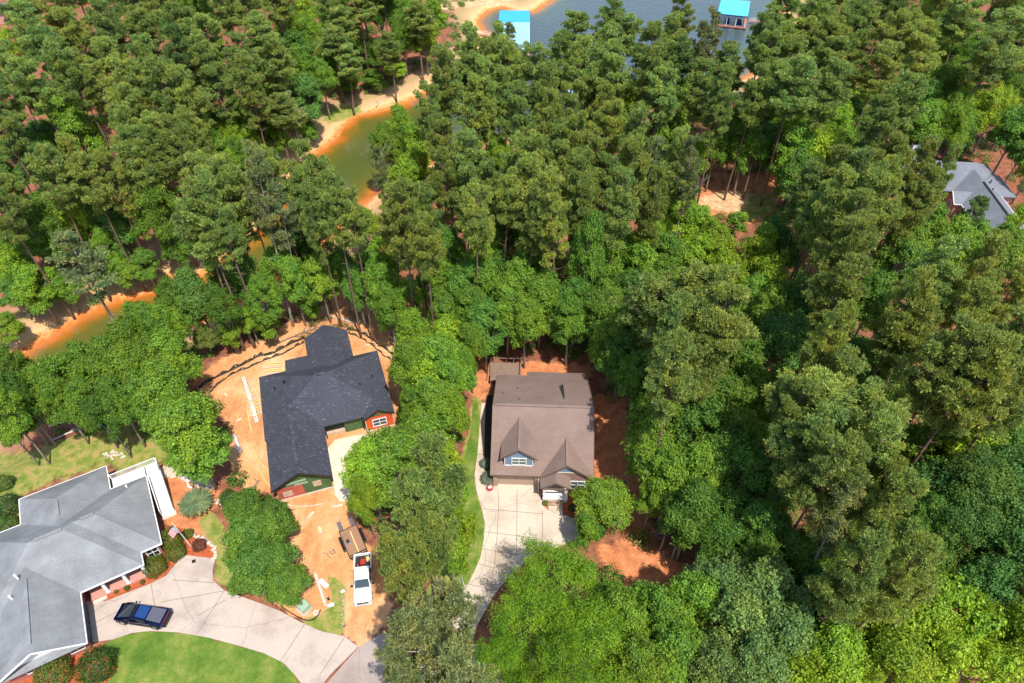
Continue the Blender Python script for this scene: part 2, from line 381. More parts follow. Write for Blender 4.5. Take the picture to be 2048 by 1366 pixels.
mG = np.maximum(mG, msk(P2([(1475, 385), (1540, 388), (1556, 420), (1500, 445), (1470, 420)]), 2.0)); mG = np.maximum(mG, .75 * msk(P2([(640, 215), (720, 200), (730, 225), (665, 250), (640, 245)]), 2.0))
mC = np.maximum.reduce([msk(c, 1.5) for c in clay]); mP = np.maximum.reduce([msk(c, 2) for c in sandpatch])
def grid_mesh(name, X, Y, Z, attrs, mats):
    ny, nx = X.shape; me = bpy.data.meshes.new(name); V = np.stack([X.ravel(), Y.ravel(), Z.ravel()], 1)
    me.vertices.add(len(V)); me.vertices.foreach_set('co', V.astype(np.float32).ravel())
    idx = np.arange(nx * ny).reshape(ny, nx); q = np.stack([idx[:-1, :-1], idx[:-1, 1:], idx[1:, 1:], idx[1:, :-1]], -1).reshape(-1, 4)
    me.loops.add(q.size); me.loops.foreach_set('vertex_index', q.ravel().astype(np.int32)); me.polygons.add(len(q))
    me.polygons.foreach_set('loop_start', np.arange(0, q.size, 4, dtype=np.int32)); me.polygons.foreach_set('loop_total', np.full(len(q), 4, dtype=np.int32))
    for nme, a in attrs.items():
        if a.ndim == 2: t = me.attributes.new(nme, 'FLOAT_COLOR', 'POINT'); t.data.foreach_set('color', a.astype(np.float32).ravel())
        else: t = me.attributes.new(nme, 'FLOAT', 'POINT'); t.data.foreach_set('value', a.astype(np.float32))
    me.materials.append(mats); me.update(); me.polygons.foreach_set('use_smooth', [True] * len(q))
    o = bpy.data.objects.new(name, me); col.objects.link(o); return o
gm = mat('earth', (.3, .15, .08), .95, spec=.1); k = NT(gm); o_ = k.obj()
a1 = k.attr('mask'); sep = k.node('ShaderNodeSeparateColor'); k.link(a1.outputs['Color'], sep.inputs[0])
n_big = k.noise(o_, .12, 6, .65); n_mid = k.noise(o_, .8, 5, .7); n_fine = k.noise(o_, 5, 4, .75)
def edge(sock, nz=.45): # mask with ragged border
    return k.ramp(k.math('ADD', sock, k.math('MULTIPLY', k.math('SUBTRACT', n_mid, .5), nz * 2.2)), [(.42, (0, 0, 0)), (.58, (1, 1, 1))])
floor_c = k.ramp(n_mid, [(.3, (.12, .055, .035)), (.5, (.27, .105, .06)), (.7, (.40, .15, .075))])
clay_c = k.ramp(n_mid, [(.3, (.36, .13, .06)), (.5, (.55, .20, .085)), (.72, (.64, .30, .14))])
site_c = k.ramp(n_big, [(.3, (.50, .20, .08)), (.5, (.63, .325, .145)), (.7, (.72, .48, .27))])
site_c = k.mix(1.0, site_c, k.ramp(n_mid, [(.3, (.84, .78, .72)), (.7, (1.12, 1.12, 1.12))]), 'MULTIPLY')
mpr = k.node('ShaderNodeMapping'); mpr.inputs['Rotation'].default_value = (0, 0, R(-12)); mpr.inputs['Scale'].default_value = (1.5, .22, 1); k.link(o_, mpr.inputs['Vector'])
site_c = k.mix(.45, site_c, k.mix(1.0, site_c, k.ramp(k.noise(mpr.outputs[0], 1.0, 3, .55), [(.38, (.80, .74, .68)), (.5, (1.0, 1.0, 1.0)), (.66, (1.10, 1.10, 1.12))]), 'MULTIPLY'))
grass_c = k.ramp(n_mid, [(.30, (.075, .13, .02)), (.46, (.19, .25, .045)), (.56, (.36, .31, .10)), (.64, (.50, .27, .13))])
grass_c2 = k.ramp(n_big, [(.35, (.10, .18, .02)), (.65, (.30, .25, .07))])
grass_c = k.mix(.35, grass_c, grass_c2)
sh = k.attr('shore').outputs['Fac']
shj = k.math('ADD', k.math('ADD', sh, k.math('MULTIPLY', k.math('SUBTRACT', n_fine, .5), 1.6)), k.math('MULTIPLY', k.math('SUBTRACT', n_mid, .5), 4.5))
sand_c = k.ramp(k.math('DIVIDE', shj, 14.0), [(.0, (.50, .15, .035)), (.07, (.62, .23, .07)), (.15, (.68, .43, .20)), (.28, (.56, .32, .17)), (.45, (.36, .27, .12)), (.62, (.42, .22, .13))])
c = k.mix(edge(sep.outputs[2]), floor_c, clay_c)
c = k.mix(k.ramp(k.math('DIVIDE', shj, 14.0), [(.6, (1, 1, 1)), (.9, (0, 0, 0))]), c, sand_c)
c = k.mix(edge(sep.outputs[0]), c, site_c); c = k.mix(edge(sep.outputs[1]), c, grass_c)
c = k.mix(edge(a1.outputs['Alpha']), c, k.ramp(n_mid, [(.35, (.46, .25, .12)), (.65, (.64, .47, .27))]))
c = k.mix(1.0, c, k.ramp(n_fine, [(.3, (.82, .8, .78)), (.7, (1.14, 1.14, 1.14))]), 'MULTIPLY')
k.link(c, k.b.inputs['Base Color']); k.bump(k.math('ADD', n_fine, k.math('MULTIPLY', n_mid, 2.0)), .55, .12)
tag(grid_mesh('ground', GX, GY, gh_, {'mask': np.stack([mS, mG, mC, mP], 1), 'shore': gd}, gm), kind='structure')

wx = np.concatenate([np.linspace(-1500, -130, 8), np.arange(-100, 130.1, .8), np.linspace(160, 1500, 10)]); wy = np.concatenate([np.linspace(-900, 30, 4), np.arange(44, 262.1, .8), np.linspace(285, 1500, 12)])
WX, WY = np.meshgrid(wx, wy); WP = np.stack([WX.ravel(), WY.ravel()], 1); wd = -sdf(WP, wp)
lake = sst(WP[:, 0] * .9 + WP[:, 1] - 178, -22, 30)
wm = mat('water', (.05, .06, .02), .07, spec=.5); k = NT(wm); o_ = k.obj(); sh = k.attr('shore').outputs['Fac']; lk = k.attr('lake').outputs['Fac']
nn = k.noise(o_, .3, 3, .5); d_ = k.math('ADD', k.math('ADD', sh, k.math('MULTIPLY', k.math('SUBTRACT', k.noise(o_, 1.6, 4, .7), .5), 1.8)), k.math('MULTIPLY', k.math('SUBTRACT', nn, .5), 3.6))
cove_c = k.ramp(k.math('DIVIDE', d_, 12.0), [(0, (.50, .16, .03)), (.06, (.42, .135, .02)), (.15, (.24, .12, .018)), (.28, (.125, .11, .02)), (.6, (.085, .10, .022)), (1, (.07, .09, .025))])
lake_c = k.ramp(k.math('DIVIDE', d_, 12.0), [(0, (.5, .16, .03)), (.12, (.20, .13, .04)), (.3, (.065, .10, .085)), (1, (.055, .082, .095))])
k.link(k.mix(lk, cove_c, lake_c), k.b.inputs['Base Color'])
mp = k.node('ShaderNodeMapping'); mp.inputs['Rotation'].default_value = (0, 0, R(20)); mp.inputs['Scale'].default_value = (.45, 1.3, 1); k.link(o_, mp.inputs['Vector'])
rp = k.noise(mp.outputs[0], 1.1, 3, .6); x = k.node('ShaderNodeBump'); x.inputs['Distance'].default_value = .25
k.link(k.math('MULTIPLY_ADD', lk, .55, .06), x.inputs['Strength']); k.link(rp, x.inputs['Height']); k.link(x.outputs[0], k.b.inputs['Normal'])
tag(grid_mesh('lake_water', WX, WY, np.full(WX.shape, WZ), {'shore': wd, 'lake': lake}, wm), kind='structure')

# ------------------------------------------------------------------ flat sheets: drives, road, lawn, beds
def smooth_poly(pts, it=2, closed=True):
    p = [np.array(q, float) for q in pts]
    for _ in range(it):
        q = []; n = len(p)
        for i in range(n if closed else n - 1):
            a, b = p[i], p[(i + 1) % n]; q += [a * .75 + b * .25, a * .25 + b * .75]
        if not closed: q = [p[0]] + q + [p[-1]]
        p = q
    return p
def sheet(name, px, z, m_, smooth=0, thick=.0, world=False, **tg):
    pts = [up(u, v, 0) if not world else (u, v) for u, v in px]
    if smooth: pts = smooth_poly(pts, smooth)
    if name == 'lawn': pts = [q + nr.normal(0, .07, 2) for q in smooth_poly(pts, 2)]
    bm = bmesh.new(); vs = [bm.verts.new((p[0], p[1], z)) for p in pts]; f = bm.faces.new(vs)
    bm.normal_update()
    if f.normal.z < 0: f.normal_flip()
    if thick:
        r = bmesh.ops.extrude_face_region(bm, geom=[f]); nv = [e for e in r['geom'] if isinstance(e, bmesh.types.BMVert)]
        for v_ in nv: v_.co.z -= thick
        bmesh.ops.recalc_face_normals(bm, faces=bm.faces)
    bmesh.ops.triangulate(bm, faces=[q for q in bm.faces if len(q.verts) > 4])
    me = bpy.data.meshes.new(name); bm.to_mesh(me); bm.free(); me.materials.append(m_)
    o = bpy.data.objects.new(name, me); col.objects.link(o); tag(o, **tg); return o
lawn_m = mat('mown_lawn', (.12, .22, .02), .95, spec=.1); k = NT(lawn_m); o_ = k.obj()
cc = k.ramp(k.noise(o_, .33, 8, .72), [(.34, (.065, .13, .018)), (.48, (.115, .185, .028)), (.58, (.19, .225, .045)), (.68, (.32, .27, .10))])
cc = k.mix(1.0, cc, k.ramp(k.noise(o_, 7, 3, .8), [(.3, (.75, .78, .7)), (.7, (1.2, 1.2, 1.2))]), 'MULTIPLY'); k.link(cc, k.b.inputs['Base Color']); k.bump(k.noise(o_, 9, 3, .8), .6, .06)
sheet('lawn', [(200, 1290), (227, 1279), (264, 1266), (302, 1262), (355, 1265), (415, 1275), (472, 1290), (529, 1307), (567, 1326), (592, 1352), (615, 1400), (560, 1480), (100, 1480), (140, 1400), (165, 1350)], .030, lawn_m, 1, kind='structure')
sheet('lawn', [(946, 800), (960, 808), (955, 908), (947, 951), (951, 982), (961, 1016), (969, 1047), (967, 1078), (959, 1119), (938, 1163), (915, 1200), (893, 1190), (905, 1150), (918, 1100), (912, 1050), (905, 1010), (912, 960), (930, 915), (942, 860)], .030, lawn_m, 1, kind='structure')
sheet('driveway', [(172, 1203), (211, 1203), (302, 1167), (332, 1152), (351, 1129), (368, 1110), (431, 1118), (425, 1141), (428, 1163), (450, 1182), (521, 1207), (560, 1222), (600, 1244), (640, 1262), (689, 1273), (716, 1294), (660, 1350), (620, 1400), (602, 1366), (589, 1349), (567, 1326), (529, 1307), (472, 1290), (415, 1275), (355, 1265), (302, 1262), (264, 1266), (227, 1279), (150, 1290)], .060, M['conc'], 0, .05, kind='structure')
sheet('road', [(716, 1296), (760, 1268), (830, 1262), (960, 1290), (1100, 1400), (1100, 1600), (560, 1600), (622, 1402)], .045, M['road'], 0, kind='structure')
sheet('driveway', [(985, 964), (1072, 965), (1083, 1000), (1090, 1015), (1110, 1027), (1135, 1032), (1165, 1045), (1170, 1070), (1130, 1090), (1070, 1110), (1020, 1150), (985, 1195), (955, 1250), (930, 1310), (880, 1330), (840, 1300), (880, 1250), (919, 1190), (939, 1163), (960, 1119), (968, 1078), (970, 1047), (963, 1016), (953, 982), (949, 951), (955, 910), (969, 910), (972, 950), (975, 964)], .060, M['concA'], 0, .05, kind='structure')
sheet('walkway', [(963, 806), (971, 806), (968, 909), (955, 909)], .064, M['concA'], 0, .05, kind='structure')
sheet('walkway', [(1096, 1012), (1124, 1012), (1126, 1031), (1110, 1026), (1097, 1019)], .068, M['concA'], 0, .05, kind='structure')
sheet('gravel_pad', [(650, 884), (728, 868), (792, 862), (800, 900), (770, 900), (735, 912), (735, 950), (705, 1000), (672, 1005), (666, 950)], .035, M['pad'], 1, kind='structure')
sheet('mulch_bed', [(1083, 998), (1097, 1010), (1097, 1021), (1088, 1012)], .072, M['mulch'], 0, kind='structure')
sheet('mulch_bed', [(1126, 978), (1190, 974), (1196, 1000), (1160, 1030), (1125, 1030), (1125, 1000)], .040, M['mulch'], 0, kind='structure')
sheet('mulch_bed', [(973, 790), (992, 790), (986, 975), (972, 972), (969, 910), (969, 830)], .048, M['shadowmulch'], 0, kind='structure')  # bed along the left wall, house shadow painted into its colour
sheet('mulch_bed', [(208, 1196), (290, 1150), (318, 1090), (345, 1050), (402, 1072), (428, 1092), (430, 1117), (366, 1110), (349, 1129), (330, 1151), (300, 1166), (211, 1202)], .048, M['mulch'], 0, kind='structure')
sheet('mulch_bed', [(120, 1330), (180, 1290), (215, 1300), (235, 1340), (205, 1375), (120, 1400), (0, 1420), (-40, 1380)], .048, M['mulch'], 0, kind='structure')
# saw-cut joints in the concrete: thin strips that belong to each driveway
def joints(name, lines, z, parent_name):
    m_ = MB()
    for a, b in lines:
        p, q = up(*a), up(*b); m_.bar((p[0], p[1], z), (q[0], q[1], z), .06, .006)
    m_.build(name, M['joint'], bpy.data.objects[parent_name])
joints('joint', [((996, 978), (997, 1020)), ((997, 1020), (994, 1075)), ((994, 1075), (988, 1140)), ((1034, 978), (1034, 1025)), ((1034, 1025), (1033, 1110)), ((1085, 1022), (1085, 1075)), ((962, 1018), (1085, 1028)), ((970, 1064), (1090, 1079)), ((964, 1098), (1034, 1110)), ((957, 1128), (990, 1137)), ((935, 1168), (960, 1174))], .061, 'driveway.001')
joints('joint', [((432, 1118), (427, 1163)), ((302, 1168), (310, 1210)), ((449, 1182), (395, 1268)), ((320, 1205), (450, 1182)), ((395, 1232), (452, 1200)), ((610, 1248), (560, 1325)), ((690, 1274), (640, 1350)), ((345, 1160), (428, 1166)), ((190, 1247), (250, 1215))], .061, 'driveway')

# ------------------------------------------------------------------ buildings
def wing(mb, x0, x1, y0, y1, ze, sl, axis, e0='hip', e1='hip', th=.16, sl2=None):
    """roof over a rectangle. axis 'x': ridge runs along x; e0/e1 the low/high end: hip or gable"""
    sl2 = sl2 or sl
    if axis == 'x':
        hw = (y1 - y0) / 2; zr = ze + hw * sl; ym = (y0 + y1) / 2
        a = x0 + (zr - ze) / sl2 if e0 == 'hip' else x0; b = x1 - (zr - ze) / sl2 if e1 == 'hip' else x1
        A, B = (a, ym, zr), (b, ym, zr); c00, c10, c11, c01 = (x0, y0, ze), (x1, y0, ze), (x1, y1, ze), (x0, y1, ze)
        mb.prism([c00, c10, B, A], th, True); mb.prism([c11, c01, A, B], th, True)
        if e0 == 'hip': mb.prism([c01, c00, A], th, True)
        if e1 == 'hip': mb.prism([c10, c11, B], th, True)
    else:
        hw = (x1 - x0) / 2; zr = ze + hw * sl; xm = (x0 + x1) / 2
        a = y0 + (zr - ze) / sl2 if e0 == 'hip' else y0; b = y1 - (zr - ze) / sl2 if e1 == 'hip' else y1
        A, B = (xm, a, zr), (xm, b, zr); c00, c10, c11, c01 = (x0, y0, ze), (x1, y0, ze), (x1, y1, ze), (x0, y1, ze)
        mb.prism([c10, c11, B, A], th, True); mb.prism([c01, c00, A, B], th, True)
        if e0 == 'hip': mb.prism([c00, c10, A], th, True)
        if e1 == 'hip': mb.prism([c11, c01, B], th, True)
    return zr
def gable_wall(mb, x0, x1, y, zb, ze, sl, t=.15, zoff=-.17):
    """front wall facing -y with a gable top; x0..x1 between the eaves"""
    xm = (x0 + x1) / 2; zp = ze + (x1 - x0) / 2 * sl + zoff
    pts = [(x0, zb), (x1, zb), (x1, ze + zoff), (xm, zp), (x0, ze + zoff)]
    f = [(x, y, z) for x, z in pts]; b = [(x, y + t, z) for x, z in pts]; i = len(mb.v); mb.v += f + b; n = 5
    mb.f += [tuple(i + q for q in range(n)), tuple(i + n + q for q in range(n))[::-1]] + [(i + q, i + n + q, i + n + (q + 1) % n, i + (q + 1) % n) for q in range(n)]
    mb.mi += [mb.cur] * (n + 2)
def window(parent, x, y, z, w_, h_, ry=0, cols=2, frame=None, pane=None, name='window'):
    """window lying on a wall that faces -y (ry turns it about z); x,y,z its centre"""
    fr = MB(); c, s = math.cos(ry), math.sin(ry)
    def T(a, b, d): return (x + a * c - d * s, y + a * s + d * c, z + b)
    def bx(a, b, wa, wb, dp, dd): fr.box(T(a, b, -dd), (wa, dp, wb), ry)
    t = .1
    for a in (-w_ / 2, w_ / 2): bx(a, 0, t, h_ + t, .08, .03)
    for b in (-h_ / 2, h_ / 2): bx(0, b, w_ - t, t, .078, .03)
    for i in range(1, cols): bx(-w_ / 2 + w_ * i / cols, 0, t * .8, h_ - t, .07, .03)
    bx(0, 0, w_ - t, .05, .06, .03)
    fo = fr.build(name, frame or M['white'], parent)
    g = MB(); g.box(T(0, 0, -.012), (w_ - .05, .02, h_ - .05), ry); g.build('pane', pane or M['glass'], fo)
    return fo
def edge_trim(mb, pts, wd=.06, ht=.2):
    for a, b in zip(pts, pts[1:]): mb.bar(a, b, wd, ht)

# ---- the brown house
oA = up(981, 949, 3.0); YA = R(-2.2)
A = empty('brown_roofed_house', (oA[0], oA[1], 0), YA, 'brown shingle house with two front gables, blue siding and double garage', 'house')
mb = MB(); th = .16; zb = 3.1
mb.prism([(0, 0, 3), (6.35, 0, 3), (12.6, 0, 3), (12.6, 7, 8), (0, 7, 8)], th, True)
mb.prism([(12.6, 7, 8), (12.45, 12.2, 5.6), (12.45, 17.8, zb - .35), (4.05, 17.8, zb - .35), (4.05, 16.4, zb + .35), (4.0, 7, 8)], th, True)
mb.prism([(4.0, 7, 8.001), (4.05, 16.4, zb + .35), (-.05, 16.4, zb + .35), (0, 7, 8.001)], th, True)
# dormer roof: ridge z 7.35, eaves 5.45
mb.prism([(3.43, .70, 7.2), (3.43, 6.2, 7.2), (1.2, 3.1, 5.38), (1.2, .70, 5.38)], th, True)
mb.prism([(5.66, .70, 5.38), (5.66, 3.1, 5.38), (3.43, 6.2, 7.2), (3.43, .70, 7.2)], th, True)
# wing with the big right gable
mb.prism([(9.28, -.35, 5.75), (9.28, 4.6, 5.75), (6.12, .5, 3.05), (6.12, -.35, 3.05)], th, True)
mb.prism([(12.7, -.35, 3.02), (12.7, .5, 3.02), (9.28, 4.6, 5.75), (9.28, -.35, 5.75)], th, True)
# porch roof
mb.prism([(7.97, -1.75, 4.2), (7.97, .2, 4.2), (6.12, .2, 3.0), (6.12, -1.75, 3.0)], th, True)
mb.prism([(9.8, -1.75, 3.0), (9.8, .05, 3.0), (7.97, .2, 4.2), (7.97, -1.75, 4.2)], th, True)
roof = mb.build('roof', M['roofA'], A)
r_ = MB(); r_.bar((.2, 7, 8.03), (12.3, 7, 8.03), .34, .05); r_.build('ridge_cap', M['roofA'], roof)
r_ = MB(); r_.bar((3.43, .9, 7.23), (3.43, 5.9, 7.23), .3, .05); r_.build('ridge_cap', M['roofA'], roof)
r_ = MB(); r_.bar((9.28, -.3, 5.78), (9.28, 4.3, 5.78), .3, .05); r_.build('ridge_cap', M['roofA'], roof)
# fascia lines
mb = MB(); edge_trim(mb, [(-.03, -.05, 2.93), (6.1, -.05, 2.93)], .1, .2); edge_trim(mb, [(1.17, .66, 5.33), (3.43, .66, 7.15), (5.69, .66, 5.33)]); edge_trim(mb, [(6.1, -.39, 3.0), (9.28, -.39, 5.7), (12.73, -.39, 2.98)], .06, .2)
edge_trim(mb, [(6.08, -1.8, 2.94), (7.97, -1.8, 4.14), (9.84, -1.8, 2.94)]); edge_trim(mb, [(6.3, -1.72, 2.78), (9.65, -1.72, 2.78)], .12, .22)
edge_trim(mb, [(-.03, 0, 2.95), (-.03, 7, 7.95), (-.08, 16.4, 3.4)]); edge_trim(mb, [(12.64, 0, 2.95), (12.64, 7, 7.95), (12.49, 17.8, 2.7)]); mb.build('fascia', M['browntrim'], A)
mb = MB(); mb.box((3.2, 8.4, 1.4), (5.5, 15.4, 2.8)); mb.box((9.1, 8.9, 1.35), (6.2, 16.6, 2.7)); mb.prism([(.45, .8, 2.78), (12.1, .8, 2.78), (12.1, 7, 7.6), (.45, 7, 7.6)], 1.2, True)
mb.prism([(12.1, 7, 7.6), (12.1, 16.5, 3.0), (.45, 16.0, 3.0), (.45, 7, 7.6)], 1.2, True)
mb.build('wall', M['brickA'], A)
mb = MB(); gable_wall(mb, 6.7, 12.2, -.02, 0, 3.35, .79); o = mb.build('gable_wall', M['brickA'], A)
mb = MB(); gable_wall(mb, 7.8, 11.3, -.05, 4.0, 4.05, .78, .03, 0); mb.build('gable_siding', M['blue_siding'], A)
mb = MB(); mb.box((9.55, -.07, 3.98), (3.5, .06, .12)); mb.box((9.3, -.08, 5.05), (.35, .06, .3)); mb.build('gable_trim', M['trim'], A)
mb = MB(); gable_wall(mb, 1.72, 5.15, .98, 3.6, 5.55, .82); mb.box((1.8, 2.4, 4.9), (.14, 2.7, 1.0)); mb.box((5.07, 2.4, 4.9), (.14, 2.7, 1.0)); d = mb.build('dormer', M['blue_siding'], A)
mb = MB(); mb.box((3.43, .95, 3.72), (3.5, .06, .12)); mb.box((1.72, .95, 4.6), (.1, .06, 1.8)); mb.box((5.15, .95, 4.6), (.1, .06, 1.8)); mb.build('dormer_trim', M['white'], d)
window(A, 3.46, .93, 4.62, 1.75, 1.25, 0, 2, None, M['glass_green']); window(A, 10.75, -.09, 1.55, 1.75, 1.5, 0, 2, None, M['glass_green'])
mb = MB(); mb.box((3.15, .68, 1.15), (4.7, .08, 2.3)); gd_ = mb.build('garage_door', M['garageA'], A); mb = MB(); mb.box((3.15, .61, 1.5), (.18, .04, .06)); mb.build('handle', M['dkmetal'], gd_)
for c, d in (((.55, .55, 1.3), (.55, .5, 2.6)), ((5.75, .55, 1.3), (.5, .5, 2.6)), ((11.0, -.08, .35), (2.2, .14, .7))): mb = MB(); mb.box(c, d); mb.build('stone_pier', M['stoneA'], A)
mb = MB(); mb.box((8.0, -.75, .35), (3.0, 1.9, .7)); mb.build('porch_floor', M['white'], A)
mb = MB(); [mb.box((8.05, -1.85 - .3 * i, .28 - .2 * i + .06), (1.9 - .001 * i, .3, .42 - .16 * i)) for i in range(2)]; mb.build('front_steps', M['stoneA'], A)
for xx in (6.62, 9.38):
    mb = MB(); mb.box((xx, -1.6, 1.72), (.2, .2, 2.02)); mb.box((xx, -1.6, .82), (.3, .3, .2)); mb.build('porch_column', M['white'], A)
mb = MB(); mb.box((8.0, .17, 1.72), (1.0, .06, 2.05)); mb.build('front_door', M['browntrim'], A)
mb = MB(); mb.box((5.95, -.3, 1.5), (.12, .12, 2.7)); mb.build('downpipe', M['trim'], A)
for x_, y_, z_, r1 in ((3.05, 11.9, 5.9, .10), (3.3, 8.6, 7.5, .09), (1.2, 10.3, 6.6, .13), (2.6, 3.9, 6.25, .1)):
    mb = MB(); mb.tube([(x_, y_, z_ - .4), (x_, y_, z_ + .2)], r1, 8); mb.build('roof_vent', M['metal'], roof)
# narrow cricket opening on the rear slope
mb = MB(); mb.prism([(8.62, 12.7, 5.62), (9.0, 12.7, 5.62), (9.05, 8.9, 7.25)], .28, False); cr = mb.build('roof_hatch', M['metal'], roof)
mb = MB(); mb.prism([(8.69, 12.5, 5.93), (8.95, 12.5, 5.93), (8.99, 9.3, 7.35)], .06, False); mb.build('opening', M['black'], cr)
mb = MB(); mb.box((1.0, 19.2, 1.1), (4.4, 3.6, .16)); dk = mb.build('back_deck', M['wood'], A)
mb = MB()
for i in range(5): mb.box((-1.2 + i * 1.1, 21.0, 1.6), (.1, .1, 1.0))
mb.box((1.0, 21.0, 2.1), (4.4, .1, .1)); mb.box((3.2, 19.2, 2.1), (.1, 3.6, .1)); mb.box((-1.2, 19.2, 2.1), (.1, 3.6, .1)); mb.build('railing', M['wood'], dk)
for a in (-1.1, 3.1):
    for b in (17.6, 20.9): mb = MB(); mb.box((a, b, .5), (.14, .14, 1.0)); mb.build('deck_post', M['wood'], dk)

# ---- the unfinished house
oB = up(543, 979.6, 3.0); YB = R(18.5)
B = empty('unfinished_house', (oB[0], oB[1], 0), YB, 'unfinished L-shaped house with charcoal roof and bare orange sheathing', 'house')
mb = MB(); s_ = .62
wing(mb, -.25, 16.45, 7.85, 19.65, 3, .64, 'x', 'hip', 'hip', .18, .5)
wing(mb, -.1, 7.25, -.35, 14.0, 3.004, s_, 'y', 'gable', 'gable', .18)
wing(mb, 6.65, 12.95, 13.5, 25.45, 3.008, s_, 'y', 'gable', 'gable', .18)
wing(mb, 12.36, 16.5, 7.25, 12.5, 3.012, s_, 'y', 'gable', 'gable', .18)
mb.prism([(3.5, 15.6, 4.62), (3.5, 21.85, 3.002), (9.0, 21.85, 3.002), (9.0, 15.6, 4.62)][::-1], .18, True)
roof = mb.build('roof', M['roofB'], B)
for p, q in (((3.2, .9, 5.31), (3.2, 9.3, 5.31)), ((7.6, 13.75, 6.83), (8.9, 13.75, 6.83)), ((14.1, 7.7, 4.32), (14.1, 8.7, 4.32))):
    mb = MB(); mb.bar((p[0] + .37 * (p[0] < 7 or p[0] > 14), p[1], p[2]), (q[0] + .37 * (q[0] < 7 or q[0] > 14), q[1], q[2]), .42, .07); mb.build('ridge_vent', M['roofB'], roof)
for x_, y_, z_, r1 in ((3.3, 15.6, 4.95, .2), (1.84, 15.45, 4.3, .1), (12.96, 12.0, 4.95, .09), (14.8, 13.8, 4.05, .09)):
    mb = MB(); mb.tube([(x_, y_, z_ - .5), (x_, y_, z_ + .25)], r1, 8); mb.build('roof_vent', M['dkmetal'], roof)
mb = MB(); edge_trim(mb, [(-.1, -.38, 2.92), (3.575, -.38, 5.2), (7.25, -.38, 2.92)], .06, .22); mb.build('fascia', M['dkmetal'], B); mb = MB(); edge_trim(mb, [(12.36, 7.21, 2.93), (14.43, 7.21, 4.2), (16.5, 7.21, 2.93)], .06, .22)
mb.build('fascia', M['dkmetal'], B)
mb = MB(); mb.box((3.6, 10.0, 1.4), (6.5, 18.2, 2.8)); mb.box((6.9, 15.6, 1.39), (6.6, 11.8, 2.78)); mb.box((12.9, 13.9, 1.38), (6.3, 10.8, 2.76)); mb.box((9.8, 20.0, 1.37), (5.5, 10.0, 2.74)); mb.build('wall', M['osb_green'], B)
mb = MB(); gable_wall(mb, .35, 6.85, .3, 0, 3.1, .6); mb.build('gable_wall', M['osb_green'], B)
mb = MB(); mb.box((1.95, .26, 1.2), (3.1, .06, 2.2)); mb.build('red_boarding', M['osb_red'], B)
mb = MB(); mb.box((1.55, .21, 1.1), (1.15, .05, .95)); mb.build('window_board', M['wrap'], B); mb = MB(); mb.box((5.2, .26, 1.6), (1.0, .06, 1.0)); mb.build('window_board', M['wrap'], B)
mb = MB(); mb.box((2.9, .22, 2.95), (2.4, .05, .35), 0, 0, -.06); mb.box((3.4, .20, 2.45), (1.6, .05, .3), 0, 0, .05); mb.build('loose_board', M['boxgreen'], B)
mb = MB(); mb.box((3.6, .2, .1), (6.7, .1, .2)); mb.build('sill_plate', M['palewood'], B)
mb = MB(); mb.box((14.35, 8.2, 1.45), (3.7, 1.2, 2.9)); gable_wall(mb, 12.5, 16.2, 7.5, 0, 3.1, .6); mb.build('gable_wall', M['osb_orange'], B)
mb = MB(); mb.box((14.35, 7.47, 3.15), (3.0, .05, .35)); mb.build('gable_panel', M['osb_green'], B)
window(B, 14.35, 7.46, 1.65, 1.8, 1.35)
mb = MB(); mb.box((14.35, 7.44, .28), (3.75, .1, .22)); mb.box((12.52, 7.44, 1.5), (.1, .1, 2.6)); mb.box((16.2, 7.44, 1.5), (.1, .1, 2.6)); mb.build('corner_trim', M['palewood'], B)
mb = MB(); mb.box((9.7, 9.6, .16), (5.2, 1.9, .32)); mb.build('porch_slab', M['wrap'], B)
for xx in (7.25, 12.2): mb = MB(); mb.box((xx, 8.2, 1.4), (.14, .14, 2.8)); mb.build('porch_post', M['dkmetal'], B)
mb = MB(); mb.box((11.0, 9.05, 1.6), (1.3, .06, 1.2)); mb.build('window_board', M['wrap'], B)

# ---- the grey house
oC = up(158, 1185, 3.0); YC = R(30)
Cc = empty('grey_roofed_house', (oC[0], oC[1], 0), YC, 'large grey hipped-roof brick house with white edged eaves and red porch', 'house')
mb = MB()
wing(mb, -9.2, 6.47, -.02, 12.3, 3, .58, 'x'); wing(mb, -8, 8.65, 1.7, 12.22, 3.006, .58, 'x', 'hip', 'hip'); wing(mb, -8.0, .1, -6.2, 6.5, 3.010, .60, 'y', 'gable', 'gable'); wing(mb, -4.95, 4.6, 6.5, 16.2, 3.014, .60, 'y', 'gable', 'hip')
roof = mb.build('roof', M['roofC'], Cc)
for p, q in (((-3.95, -5.2, 5.47), (-3.95, 2.6, 5.47)), ((-2.4, 6.14, 6.6), (.3, 6.14, 6.6)), ((-.17, 8.9, 5.9), (-.17, 11.0, 5.9)), ((2.0, 6.96, 6.10), (3.4, 6.96, 6.10))):
    mb = MB(); mb.bar(p, q, .36, .07); mb.build('ridge_vent', M['roofC'], roof)
for x_, y_, z_ in ((-4.6, 3.1, 5.9), (-5.6, 1.6, 4.9), (6.6, 10.9, 3.9)):
    mb = MB(); mb.tube([(x_, y_, z_ - .6), (x_, y_, z_ + .25)], .12, 8); mb.build('roof_vent', M['white'], roof)
mb = MB(); zz = 2.92
edge_trim(mb, [(.14, -6.2, zz), (.14, -.06, zz), (6.51, -.06, zz), (6.51, 1.66, zz), (8.69, 1.66, zz), (8.69, 12.26, zz), (4.64, 12.34, zz), (4.64, 16.24, zz), (-4.99, 16.24, zz), (-4.99, 12.34, zz), (-9.2, 12.34, zz)], .1, .18)
edge_trim(mb, [(-8.0, -6.25, 2.93), (-3.95, -6.25, 5.36), (.14, -6.25, 2.93)], .08, .2); mb.build('gutter', M['white'], Cc)
